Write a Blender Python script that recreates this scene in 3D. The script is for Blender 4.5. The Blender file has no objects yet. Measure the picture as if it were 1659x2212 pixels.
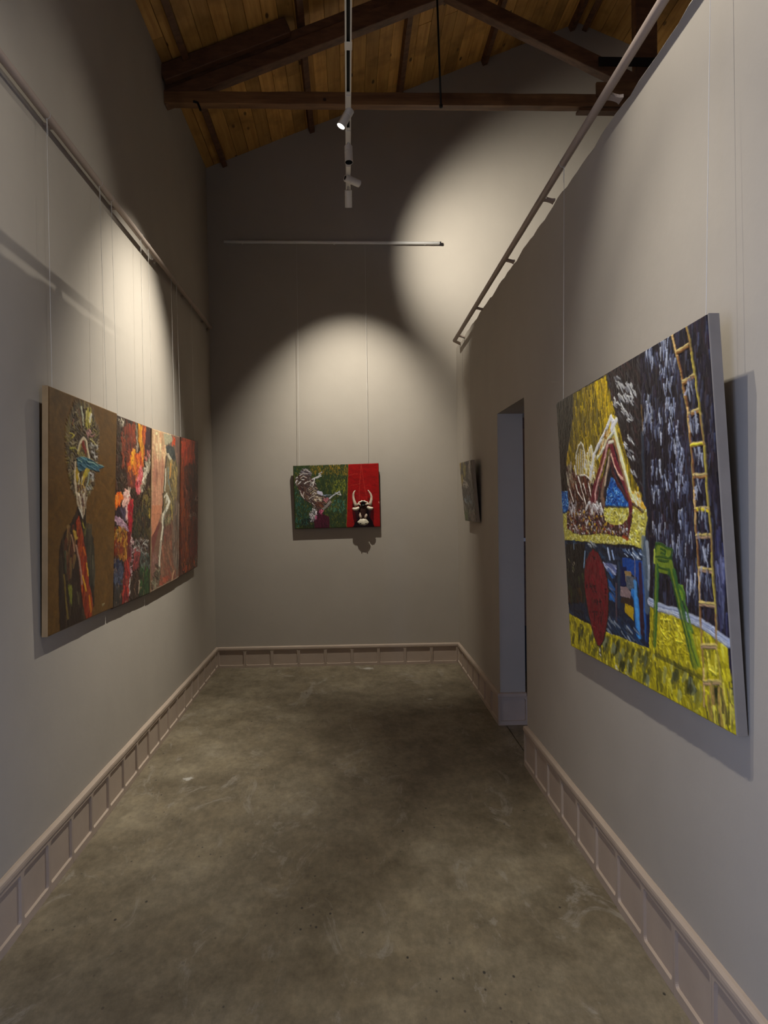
import bpy, bmesh, math, random
import numpy as np
from mathutils import Vector, Matrix

random.seed(7)
scene = bpy.context.scene
COL = scene.collection

# ============================================================ CAMERA
F_PX, CX, CY = 1640.0, 829.5, 1106.0
YAW, PITCH, ROLL = 0.0471134, -0.0091029, 0.012
EYE = Vector((0, 0, 1.5))
_w = Vector((math.sin(YAW)*math.cos(PITCH), math.cos(YAW)*math.cos(PITCH), math.sin(PITCH)))
_r0 = Vector((math.cos(YAW), -math.sin(YAW), 0)); _d0 = _w.cross(_r0)
_r = _r0*math.cos(ROLL)+_d0*math.sin(ROLL); _d = -_r0*math.sin(ROLL)+_d0*math.cos(ROLL)
cam_data = bpy.data.cameras.new('camera'); cam = bpy.data.objects.new('camera', cam_data); COL.objects.link(cam)
cam_data.sensor_fit = 'HORIZONTAL'; cam_data.sensor_width = 36.0; cam_data.lens = F_PX/1659*36
cam_data.clip_start = .02; cam_data.clip_end = 60
M = Matrix((_r, -_d, -_w)).transposed().to_4x4(); M.translation = EYE
cam.matrix_world = M
scene.camera = cam

# ============================================================ WORLD, DAYLIGHT, EXPOSURE
world = bpy.data.worlds.new('world'); scene.world = world; world.use_nodes = True
world.node_tree.nodes['Background'].inputs[0].default_value = (.45, .6, 1, 1)
world.node_tree.nodes['Background'].inputs[1].default_value = .02
scene.view_settings.view_transform = 'Standard'; scene.view_settings.look = 'None'
scene.view_settings.exposure = -0.2; scene.view_settings.gamma = 1.0
scene.view_settings.use_curve_mapping = False

def area_light(name, loc, target, sx, sy, watt, col, spread=180):
    L = bpy.data.lights.new(name, 'AREA'); L.shape = 'RECTANGLE'; L.size = sx; L.size_y = sy
    L.energy = watt; L.color = col; L.spread = math.radians(spread)
    o = bpy.data.objects.new(name, L); COL.objects.link(o); o.location = loc
    o.rotation_euler = (Vector(target)-Vector(loc)).to_track_quat('-Z', 'Y').to_euler()
    return o
DAY = (.47, .60, 1.0)
# daylight: a window in the left wall and a doorway in the partition, both behind the camera
area_light('daylight_window', (-1.62, -.85, 1.45), (1.0, -.60, 1.2), 1.1, 1.5, 120, DAY, 130)
area_light('daylight_rear_doorway', (1.50, -.95, 1.15), (-1.2, -.70, 1.0), 1.0, 2.0, 260, DAY, 130)
area_light('side_room_jamb_fill', (2.9, -2.3, 1.3), (1.14, 5.2, .85), .9, 1.3, 5.5, DAY, 50)  # added cool fill, aimed through the side room to brighten the door jamb

WARM = (1.0, .95, .85)
# track spotlights: place on the track, beam direction, watts, half angle, blend (0 W = switched off)
TRACK_X, TRACK_Z, TRACK_END = .032, 4.052, 6.15
LAMPS = [
 # in view
 dict(y=4.84, d=(-.48, -.09, -.87), w=560, a=35, b=1.0, label='white track spotlight with its lens glowing, nearest lamp in view'),
 dict(y=5.28, d=(.02, -.22, -1.0), w=0, a=0, b=0, label='unlit white track spotlight hanging straight down with a black open end'),
 dict(y=5.81, d=(.83, .53, -.12), w=285, a=45, b=.95, label='white track spotlight turned sideways towards the partition, third along the track'),
 dict(y=6.00, drop=.034, d=(.005, .45, -.89), w=310, a=37, b=1.0, label='white track spotlight tipped down at the back wall from the far end of the track'),
 # further along the track, above the frame
 dict(y=1.90, d=(.46, .17, -.87), w=122, a=34, b=.7),
 dict(y=1.10, d=(-.62, .36, -.68), w=88, a=40, b=.7),
 dict(y=2.30, d=(.21, -.02, -.97), w=200, a=30, b=1.0),  # added lamp, brightens the near floor and lower right wall
]
SIDE_LAMP = dict(p=(5.30, 4.28, 3.95), d=(-.970, -.13, -.205), w=380, a=11, b=.8)

# ============================================================ HELPERS
XR = 1.035                      # room face of the partition
YB = 7.13                       # back wall
def wall_x(z): return -1.243-.007*z
def floor_z(y): return -.0155*(YB-y)
RIDGE_X, RIDGE_Z, PITCH_R = 2.23, 6.04, .40
def roof_z(x): return RIDGE_Z-PITCH_R*abs(x-RIDGE_X)

def ray(px, py): return _w+_r*((px-CX)/F_PX)+_d*((py-CY)/F_PX)      # measuring aid: photo point -> direction
def on_y(px, py, y): v = ray(px, py); return EYE+v*(y/v.y)
def on_x(px, py, x): v = ray(px, py); return EYE+v*(x/v.x)
def on_left(px, py, off=0.0):
    x = -1.25+off
    for _ in range(5):
        p = on_x(px, py, x); x = wall_x(p.z)+off
    return p

def tag(o, label=None, cat=None, group=None, kind=None):
    if label: o['label'] = label
    if cat: o['category'] = cat
    if group: o['group'] = group
    if kind: o['kind'] = kind
    return o
def link(name, me, parent=None, mats=(), smooth=False):
    o = bpy.data.objects.new(name, me); COL.objects.link(o)
    if parent: o.parent = parent; o.matrix_parent_inverse = Matrix.Translation(-parent.location) if False else Matrix()
    for m in mats:
        if m and m.name not in [x.name for x in me.materials if x]: me.materials.append(m)
    if smooth: me.polygons.foreach_set('use_smooth', [True]*len(me.polygons))
    return o
def empty(name, loc=(0, 0, 0)):
    o = bpy.data.objects.new(name, None); COL.objects.link(o); o.location = loc; o.empty_display_size = .1
    return o
def shift(me, v):
    me.transform(Matrix.Translation(v)); return me

class MB:
    """collects simple shapes into one mesh, world coordinates"""
    def __init__(s): s.v = []; s.f = []; s.mi = []
    def add(s, vs, fs, m=0):
        n = len(s.v); s.v += [tuple(v) for v in vs]; s.f += [tuple(i+n for i in f) for f in fs]; s.mi += [m]*len(fs)
    def box(s, a, b, m=0):
        (x0, y0, z0), (x1, y1, z1) = a, b
        s.add([(x0, y0, z0), (x1, y0, z0), (x1, y1, z0), (x0, y1, z0), (x0, y0, z1), (x1, y0, z1), (x1, y1, z1), (x0, y1, z1)],
              [(0, 3, 2, 1), (4, 5, 6, 7), (0, 1, 5, 4), (1, 2, 6, 5), (2, 3, 7, 6), (3, 0, 4, 7)], m)
    def hexa(s, p, m=0):     # 8 points: bottom loop 4, top loop 4
        s.add(p, [(0, 3, 2, 1), (4, 5, 6, 7), (0, 1, 5, 4), (1, 2, 6, 5), (2, 3, 7, 6), (3, 0, 4, 7)], m)
    def prism_y(s, poly, y0, y1, m=0):
        n = len(poly)
        s.add([(x, y0, z) for x, z in poly]+[(x, y1, z) for x, z in poly],
              [tuple(range(n)), tuple(range(2*n-1, n-1, -1))]+[(i, i+n, (i+1) % n+n, (i+1) % n) for i in range(n)], m)
    def beam(s, a, b, w, h, up=(0, 0, 1), m=0, n=1, wob=0.0):
        """bar from a to b; w across, h along 'up'; n cuts with an uneven hewn edge"""
        a = Vector(a); b = Vector(b); d = (b-a).normalized(); up = Vector(up)
        side = d.cross(up).normalized(); up = side.cross(d).normalized()
        vs = []; fs = []
        rnd = random.Random(int(abs(a.x*97+b.z*31)*100))
        for i in range(n+1):
            c = a+(b-a)*(i/n); k = 1+rnd.uniform(-wob, wob); k2 = 1+rnd.uniform(-wob, wob)
            vs += [c-side*w/2-up*h/2*k, c+side*w/2-up*h/2*k2, c+side*w/2+up*h/2*k, c-side*w/2+up*h/2*k2]
        for i in range(n):
            q = i*4
            fs += [(q+j, q+(j+1) % 4, q+4+(j+1) % 4, q+4+j) for j in range(4)]
        fs += [(3, 2, 1, 0), (n*4, n*4+1, n*4+2, n*4+3)]
        s.add(vs, fs, m)
    def tube(s, pts, r, seg=10, m=0, caps=True):
        pts = [Vector(p) for p in pts]; n = len(pts)
        rs = r if isinstance(r, (list, tuple)) else [r]*n
        t0 = (pts[1]-pts[0]).normalized(); ref = Vector((0, 0, 1)) if abs(t0.z) < .9 else Vector((1, 0, 0))
        u = t0.cross(ref).normalized(); vs = []
        for i in range(n):
            t = (pts[min(i+1, n-1)]-pts[max(i-1, 0)]).normalized()
            u = (u-t*u.dot(t)).normalized(); w = t.cross(u)
            for k in range(seg):
                A = 2*math.pi*k/seg; vs.append(pts[i]+(u*math.cos(A)+w*math.sin(A))*rs[i])
        fs = [(i*seg+k, i*seg+(k+1) % seg, (i+1)*seg+(k+1) % seg, (i+1)*seg+k) for i in range(n-1) for k in range(seg)]
        if caps: fs += [tuple(range(seg-1, -1, -1)), tuple(range((n-1)*seg, n*seg))]
        s.add(vs, fs, m)
    def mesh(s, name='mesh'):
        me = bpy.data.meshes.new(name); me.from_pydata(s.v, [], s.f)
        for i, m in enumerate(s.mi): me.polygons[i].material_index = m
        bm = bmesh.new(); bm.from_mesh(me); bmesh.ops.recalc_face_normals(bm, faces=bm.faces); bm.to_mesh(me); bm.free()
        return me
    def build(s, name, mats, parent=None, smooth=False):
        me = s.mesh(name)
        if parent is not None: me.transform(Matrix.Translation(-world_loc(parent)))
        if not isinstance(mats, (list, tuple)): mats = [mats]
        for m in mats: me.materials.append(m)
        if smooth: me.polygons.foreach_set('use_smooth', [True]*len(me.polygons))
        o = bpy.data.objects.new(name, me); COL.objects.link(o)
        if parent is not None: o.parent = parent
        return o
def world_loc(o):
    v = Vector(o.location)
    while o.parent: o = o.parent; v += Vector(o.location)
    return v
def bevel(o, w, n=2):
    b = o.modifiers.new('bevel', 'BEVEL'); b.width = w; b.segments = n; b.limit_method = 'ANGLE'; b.angle_limit = math.radians(40)
    return o

# ============================================================ MATERIALS
def nodes(name):
    m = bpy.data.materials.new(name); m.use_nodes = True
    nt = m.node_tree; b = nt.nodes['Principled BSDF']
    return m, nt, b
def N(nt, t, **k):
    n = nt.nodes.new(t)
    for a, v in k.items():
        if a.startswith('i_'): n.inputs[a[2:].replace('_', ' ')].default_value = v
        else: setattr(n, a, v)
    return n
def ramp(nt, fac, stops):
    r = nt.nodes.new('ShaderNodeValToRGB'); e = r.color_ramp.elements
    while len(e) < len(stops): e.new(.5)
    for x, (p, c) in zip(e, stops): x.position = p; x.color = (*c, 1)
    nt.links.new(fac, r.inputs[0]); return r.outputs[0]
def bump(nt, b, h, strength, dist=.002):
    n = nt.nodes.new('ShaderNodeBump'); n.inputs['Strength'].default_value = strength; n.inputs['Distance'].default_value = dist
    nt.links.new(h, n.inputs['Height']); nt.links.new(n.outputs[0], b.inputs['Normal'])
def tex(nt, scale, detail=4, rough=.55, kind='ShaderNodeTexNoise', co=None, stretch=None):
    if co is None:
        g = nt.nodes.new('ShaderNodeNewGeometry'); co = g.outputs['Position']
    if stretch:
        mp = nt.nodes.new('ShaderNodeMapping'); mp.inputs['Scale'].default_value = stretch
        nt.links.new(co, mp.inputs[0]); co = mp.outputs[0]
    t = nt.nodes.new(kind); t.inputs['Scale'].default_value = scale
    if kind == 'ShaderNodeTexNoise':
        t.inputs['Detail'].default_value = detail; t.inputs['Roughness'].default_value = rough
    nt.links.new(co, t.inputs['Vector']); return t
def mix(nt, a, b, f, mode='MIX'):
    n = nt.nodes.new('ShaderNodeMix'); n.data_type = 'RGBA'; n.blend_type = mode
    for s, v in ((n.inputs[6], a), (n.inputs[7], b), (n.inputs[0], f)):
        if isinstance(v, (int, float)): s.default_value = v
        elif isinstance(v, tuple): s.default_value = (*v, 1)
        else: nt.links.new(v, s)
    return n.outputs[2]

def mat_plaster(name, c, amp=.05, sc=3.0, rough=.85):
    m, nt, b = nodes(name)
    t = tex(nt, sc, 5); lo = tuple(x*(1-amp) for x in c); hi = tuple(min(1, x*(1+amp)) for x in c)
    nt.links.new(ramp(nt, t.outputs[0], [(.3, lo), (.7, hi)]), b.inputs['Base Color'])
    b.inputs['Roughness'].default_value = rough; b.inputs['Specular IOR Level'].default_value = .25
    t2 = tex(nt, 9, 6, .6); bump(nt, b, t2.outputs[0], .25, .006)
    return m
def mat_plain(name, c, rough=.5, metal=0, emit=None, es=0):
    m, nt, b = nodes(name); b.inputs['Base Color'].default_value = (*c, 1)
    b.inputs['Roughness'].default_value = rough; b.inputs['Metallic'].default_value = metal
    if emit: b.inputs['Emission Color'].default_value = (*emit, 1); b.inputs['Emission Strength'].default_value = es
    t = tex(nt, 60, 3); bump(nt, b, t.outputs[0], .05, .001)
    return m
def mat_wood(name, a, c, knots=True, stretch=(14, .9, 14), var=.25, rough=.6):
    m, nt, b = nodes(name)
    oi = nt.nodes.new('ShaderNodeObjectInfo')
    g = nt.nodes.new('ShaderNodeNewGeometry')
    ad = nt.nodes.new('ShaderNodeVectorMath'); ad.operation = 'ADD'
    sc = nt.nodes.new('ShaderNodeVectorMath'); sc.operation = 'SCALE'; sc.inputs['Scale'].default_value = 37
    cb = nt.nodes.new('ShaderNodeCombineXYZ')
    for i in range(3): nt.links.new(oi.outputs['Random'], cb.inputs[i])
    nt.links.new(cb.outputs[0], sc.inputs[0]); nt.links.new(g.outputs['Position'], ad.inputs[0]); nt.links.new(sc.outputs[0], ad.inputs[1])
    t = tex(nt, 2.2, 6, .6, co=ad.outputs[0], stretch=stretch)
    col = ramp(nt, t.outputs[0], [(.32, a), (.62, c)])
    if knots:
        v = tex(nt, 1, co=ad.outputs[0], kind='ShaderNodeTexVoronoi', stretch=(7.5, 3.0, 7.5))
        k = ramp(nt, v.outputs['Distance'], [(.07, (1, 1, 1)), (.12, (0, 0, 0))])
        col = mix(nt, col, tuple(x*.22 for x in a), k)
        t5 = tex(nt, 3, 3, co=ad.outputs[0]); k2 = ramp(nt, t5.outputs[0], [(.5, (0, 0, 0)), (.75, (1, 1, 1))])
        col = mix(nt, col, tuple(x*.6 for x in a), k2)
    hv = nt.nodes.new('ShaderNodeHueSaturation')
    mr = nt.nodes.new('ShaderNodeMapRange'); mr.inputs[3].default_value = 1-var; mr.inputs[4].default_value = 1+var
    nt.links.new(oi.outputs['Random'], mr.inputs[0]); nt.links.new(mr.outputs[0], hv.inputs['Value'])
    nt.links.new(col, hv.inputs['Color']); nt.links.new(hv.outputs[0], b.inputs['Base Color'])
    b.inputs['Roughness'].default_value = rough
    bump(nt, b, t.outputs[0], .3, .002)
    return m
def mat_concrete():
    m, nt, b = nodes('polished_concrete')
    big = tex(nt, 1.7, 8, .70); med = tex(nt, 5.5, 9, .72, stretch=(1, .7, 1)); fine = tex(nt, 34, 6, .7, stretch=(1, .5, 1))
    c = ramp(nt, big.outputs[0], [(.28, (.124, .098, .060)), (.45, (.170, .138, .089)), (.58, (.218, .182, .122)), (.74, (.29, .250, .178))])
    c2 = ramp(nt, med.outputs[0], [(.32, (.66, .64, .60)), (.50, (1, 1, 1)), (.64, (1.28, 1.27, 1.24))])
    col = mix(nt, c, c2, .8, 'MULTIPLY')
    c3 = ramp(nt, fine.outputs[0], [(.3, (.62, .62, .62)), (.7, (1.3, 1.3, 1.3))])
    col = mix(nt, col, c3, .6, 'MULTIPLY')
    # pits and black specks
    v = tex(nt, 13, kind='ShaderNodeTexVoronoi', stretch=(1, .6, 1)); s = ramp(nt, v.outputs['Distance'], [(.050, (1, 1, 1)), (.078, (0, 0, 0))])
    gate = tex(nt, 2.3, 3); gg = ramp(nt, gate.outputs[0], [(.40, (0, 0, 0)), (.50, (1, 1, 1))])
    sp = mix(nt, (0, 0, 0), s, gg); col = mix(nt, col, (.035, .03, .024), sp)
    v2 = tex(nt, 24, kind='ShaderNodeTexVoronoi', stretch=(1, .6, 1)); s2 = ramp(nt, v2.outputs['Distance'], [(.07, (1, 1, 1)), (.12, (0, 0, 0))])
    col = mix(nt, col, (.06, .05, .04), mix(nt, (0, 0, 0), s2, ramp(nt, gate.outputs[0], [(.5, (0, 0, 0)), (.62, (.9, .9, .9))])))
    # trowel smears, paler
    w = tex(nt, 2.2, 8, .75, stretch=(1.6, .7, 1)); w.inputs['Distortion'].default_value = 1.6
    sm = ramp(nt, w.outputs[0], [(.56, (0, 0, 0)), (.64, (.55, .55, .55)), (.66, (.1, .1, .1))])
    col = mix(nt, col, (.34, .31, .26), sm)
    # plaster splashes near the skirting
    g = nt.nodes.new('ShaderNodeNewGeometry'); nz = tex(nt, 40, 4)
    for (sx, sy, sr) in ((.165, 6.98, .05), (-.93, 4.35, .03), (.62, 5.9, .02)):
        dn = nt.nodes.new('ShaderNodeVectorMath'); dn.operation = 'DISTANCE'; dn.inputs[1].default_value = (sx, sy, floor_z(sy)); nt.links.new(g.outputs['Position'], dn.inputs[0])
        ma = nt.nodes.new('ShaderNodeMath'); ma.operation = 'MULTIPLY_ADD'; ma.inputs[1].default_value = .11; nt.links.new(nz.outputs[0], ma.inputs[0]); nt.links.new(dn.outputs['Value'], ma.inputs[2])
        sub = nt.nodes.new('ShaderNodeMath'); sub.operation = 'SUBTRACT'; sub.inputs[1].default_value = .055; nt.links.new(ma.outputs[0], sub.inputs[0])
        col = mix(nt, col, (.50, .48, .43), ramp(nt, sub.outputs[0], [(sr*.45, (.8, .8, .8)), (sr, (0, 0, 0))]))
    nt.links.new(col, b.inputs['Base Color'])
    rr = ramp(nt, med.outputs[0], [(.3, (.62, .62, .62)), (.7, (.42, .42, .42))]); nt.links.new(rr, b.inputs['Roughness'])
    b.inputs['Specular IOR Level'].default_value = .4
    bump(nt, b, med.outputs[0], .12, .004)
    return m
def mat_paint(name, rough=.36):
    m, nt, b = nodes(name)
    a = nt.nodes.new('ShaderNodeAttribute'); a.attribute_name = 'pigment'
    nt.links.new(a.outputs['Color'], b.inputs['Base Color'])
    b.inputs['Roughness'].default_value = rough; b.inputs['Specular IOR Level'].default_value = .30
    t = tex(nt, 420, 3); bump(nt, b, t.outputs[0], .25, .0006)
    return m

WALL = mat_plaster('painted_plaster', (.385, .343, .287), .03)
TRIM = mat_plaster('skirting_paint', (.41, .325, .255), .06, 5, .6)
RAILP = mat_plaster('rail_paint', (.34, .27, .225), .06, 8, .5)
CONC = mat_concrete()
PINE = mat_wood('pine_boards', (.46, .225, .050), (.64, .355, .095))
DARK = mat_wood('dark_stained_timber', (.075, .032, .015), (.16, .072, .032), knots=False, stretch=(3, 9, 9), var=.15)
TIE = mat_wood('reddish_timber', (.12, .052, .022), (.25, .125, .05), knots=True, stretch=(.8, 9, 9), var=.1)
IRON = mat_plain('black_iron', (.02, .02, .022), .5, .6)
WHITE = mat_plain('white_enamel', (.86, .83, .78), .4)
BLACK = mat_plain('black_inside', (.006, .006, .007), .7)
LENS = mat_plain('lit_lens', (.8, .8, .8), .3, 0, (1.0, .97, .92), 9)
CLEAR = mat_plain('nylon_line', (.62, .60, .56), .25)
CANVAS_TAN = mat_plaster('raw_canvas_edge', (.36, .25, .135), .12, 14)
CANVAS_GREY = mat_plaster('primed_canvas_edge', (.29, .25, .205), .07, 10)
CANVAS_DARK = mat_plaster('painted_canvas_edge', (.07, .035, .02), .2, 14)
PAINT = mat_paint('oil_paint')
# ============================================================ PAINTED CANVASES
# Every canvas is a dense mesh: pigment is a colour attribute, the impasto is real relief.
# Outlines were measured on the photograph and are rectified here onto the flat canvas.
def lin(c):
    c = np.asarray(c, float) / 255.0
    return np.where(c <= .04045, c / 12.92, ((c + .055) / 1.055) ** 2.4)

def homography(src, dst):
    A = []
    for (x, y), (u, v) in zip(src, dst):
        A.append([x, y, 1, 0, 0, 0, -u*x, -u*y]); A.append([0, 0, 0, x, y, 1, -v*x, -v*y])
    b = np.array(dst, float).reshape(-1)
    h = np.linalg.solve(np.array(A, float), b)
    return np.append(h, 1).reshape(3, 3)

class Art:
    def __init__(s, W, H, quad, base, seed=1, gain=2.0):
        s.W, s.H, s.gain = W, H, gain
        s.rng = np.random.RandomState(seed)
        s.Hm = homography(quad, [(0, 0), (W-1, 0), (W-1, H-1), (0, H-1)])
        s.col = np.zeros((H, W, 3)) + lin(base)
        s.hgt = np.zeros((H, W))
        s.o = (0, 0, 1)
    def crop(s, ox, oy, sc): s.o = (ox, oy, sc)
    def P(s, pts):
        p = np.array(pts, float).reshape(-1, 2)
        x = p[:, 0]/s.o[2] + s.o[0]; y = p[:, 1]/s.o[2] + s.o[1]
        q = s.Hm @ np.array([x, y, np.ones_like(x)])
        return (q[:2]/q[2]).T
    def mask(s, q):
        x0, y0 = np.maximum(np.floor(q.min(0)).astype(int)-1, 0)
        x1, y1 = np.ceil(q.max(0)).astype(int)+2
        x1 = min(x1, s.W); y1 = min(y1, s.H)
        if x1 <= x0 or y1 <= y0: return None
        yy, xx = np.mgrid[y0:y1, x0:x1].astype(float)
        ins = np.zeros(xx.shape, bool)
        n = len(q)
        for i in range(n):
            (ax, ay), (bx, by) = q[i], q[(i+1) % n]
            if ay == by: continue
            c = ((ay > yy) != (by > yy)) & (xx < (bx-ax)*(yy-ay)/(by-ay)+ax)
            ins ^= c
        return slice(y0, y1), slice(x0, x1), ins
    def poly(s, pts, c, a=1.0, h=.15, uv=None):
        q = s.P(pts) if uv is None else np.array(uv, float)
        m = s.mask(q)
        if m is None: return q
        sy, sx, ins = m
        k = ins[..., None]*a
        s.col[sy, sx] = s.col[sy, sx]*(1-k) + lin(c)*k
        s.hgt[sy, sx] += ins*h
        return q
    def seg(s, a, b, w, c, al=.9, h=.5, w2=None, rag=.35):
        # one loaded brush dab from a to b (grid units): streaky, tapered
        if w2 is None: w2 = w
        a = np.asarray(a, float); b = np.asarray(b, float)
        m = max(w, w2)+1
        x0 = int(max(min(a[0], b[0])-m, 0)); x1 = int(min(max(a[0], b[0])+m+1, s.W))
        y0 = int(max(min(a[1], b[1])-m, 0)); y1 = int(min(max(a[1], b[1])+m+1, s.H))
        if x1 <= x0 or y1 <= y0: return
        yy, xx = np.ogrid[y0:y1, x0:x1]
        d = b-a; L = math.hypot(*d) or 1e-6; d = d/L
        t = ((xx-a[0])*d[0]+(yy-a[1])*d[1])/L
        l = (xx-a[0])*-d[1]+(yy-a[1])*d[0]
        tc = np.clip(t, 0, 1)
        ww = w+(w2-w)*tc
        e = np.sqrt(l*l+((t-tc)*L)**2)/np.maximum(ww, .3)
        ph = s.rng.rand()*6.28
        br = .5+.5*np.sin(l*2.6+ph+tc*2)
        k = np.clip((1.15-e)*3, 0, 1)*(1-rag*br*(0.3+tc))*al
        k3 = k[..., None]
        s.col[y0:y1, x0:x1] = s.col[y0:y1, x0:x1]*(1-k3)+lin(c)*(1+.25*(br[..., None]-.5))*k3
        s.hgt[y0:y1, x0:x1] = np.maximum(s.hgt[y0:y1, x0:x1]*(1-.5*k), k*h*(.6+.6*br))
    def line(s, pts, w, c, al=.95, h=.6, w2=None, wob=0, uv=None):
        q = s.P(pts) if uv is None else np.array(uv, float)
        n = len(q)-1
        for i in range(n):
            a, b = q[i], q[i+1]
            wa = w if w2 is None else w+(w2-w)*i/n
            wb = w if w2 is None else w+(w2-w)*(i+1)/n
            s.seg(a, b, wa, c, al, h, wb, .25)
    def dabs(s, pts, n, L, w, ang, cols, al=.85, h=.5, jit=25, uv=None, clip=False, curl=0):
        # n dabs scattered in the polygon; ang in degrees from vertical (0 = downward stroke)
        q = s.P(pts) if uv is None else np.array(uv, float)
        m = s.mask(q)
        if m is None: return
        sy, sx, ins = m
        ys, xs = np.nonzero(ins)
        if len(ys) == 0: return
        if clip: sc, sh = s.col.copy(), s.hgt.copy()
        idx = s.rng.randint(0, len(ys), n)
        for i in idx:
            x = xs[i]+sx.start; y = ys[i]+sy.start
            A = math.radians(ang+s.rng.uniform(-jit, jit))
            l = L*s.rng.uniform(.5, 1.3)
            dx, dy = math.sin(A)*l/2, math.cos(A)*l/2
            c = np.array(cols[s.rng.randint(len(cols))], float)*s.rng.uniform(.82, 1.12)
            ww = w*s.rng.uniform(.6, 1.3)
            if curl:
                k = s.rng.uniform(-curl, curl)*l
                mx, my = x+dy*k/l, y-dx*k/l
                s.seg((x-dx, y-dy), (mx, my), ww, np.clip(c, 0, 255), al, h, ww)
                s.seg((mx, my), (x+dx, y+dy), ww, np.clip(c, 0, 255), al, h, ww*.5)
            else:
                s.seg((x-dx, y-dy), (x+dx, y+dy), ww, np.clip(c, 0, 255), al, h, ww*.6)
        if clip:
            M = np.zeros((s.H, s.W), bool); M[sy, sx] = ins
            s.col[~M] = sc[~M]; s.hgt[~M] = sh[~M]
    def weave(s, amp=.04):
        n = s.rng.rand(s.H, s.W)
        s.col *= (1+amp*(n[..., None]-.5)); s.hgt += .06*n
    def smooth(s, cell):
        h, w = int(s.H/cell)+3, int(s.W/cell)+3
        g = s.rng.rand(h, w)*2-1
        y = np.arange(s.H)/cell; x = np.arange(s.W)/cell
        yi, xi = y.astype(int), x.astype(int); fy, fx = (y-yi)[:, None], (x-xi)[None]
        fy = fy*fy*(3-2*fy); fx = fx*fx*(3-2*fx)
        a = g[yi][:, xi]; b = g[yi][:, xi+1]; c = g[yi+1][:, xi]; d = g[yi+1][:, xi+1]
        return (a*(1-fx)+b*fx)*(1-fy)+(c*(1-fx)+d*fx)*fy
    def warp(s, k):
        yy, xx = np.mgrid[0:s.H, 0:s.W].astype(float)
        u = xx+k*(1.3*s.smooth(5)+1.6*s.smooth(16)); v = yy+k*(1.6*s.smooth(6)+1.8*s.smooth(18))
        u = np.clip(u, 0, s.W-1.001); v = np.clip(v, 0, s.H-1.001)
        ui, vi = u.astype(int), v.astype(int); fu, fv = u-ui, v-vi
        def S(A):
            e = (slice(None), slice(None), None) if A.ndim == 3 else (slice(None), slice(None))
            return (A[vi, ui]*(1-fu)[e]+A[vi, ui+1]*fu[e])*(1-fv)[e]+(A[vi+1, ui]*(1-fu)[e]+A[vi+1, ui+1]*fu[e])*fv[e]
        s.col, s.hgt = S(s.col), S(s.hgt)
    def final(s, k=.5):
        s.warp(k)
        s.col *= 1+.16*s.smooth(3)[..., None]
        s.weave()
        return np.clip(s.col*s.gain, 0, .92), s.hgt

BQ = dict(
 p1=[(104, 832.5), (253, 893), (244, 1313), (103, 1376.5)],
 p2=[(253.5, 896), (327, 924), (324.6, 1282), (245.5, 1315.5)],
 p3=[(328.3, 925), (388.8, 943.6), (386.4, 1248.8), (325, 1281)],
 p4=[(389.5, 943), (427.8, 954), (427, 1224), (385, 1247.5)],
 bull=[(633, 1006.2), (817.9, 1000.4), (821.8, 1137.9), (636.8, 1142.6)],
 small=[(992.6, 1000), (1017.6, 993.4), (1029.9, 1128), (1005, 1124.6)],
 big=[(1201.5, 870), (1529, 676.3), (1591.4, 1590.6), (1233.4, 1395.3)])

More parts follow.
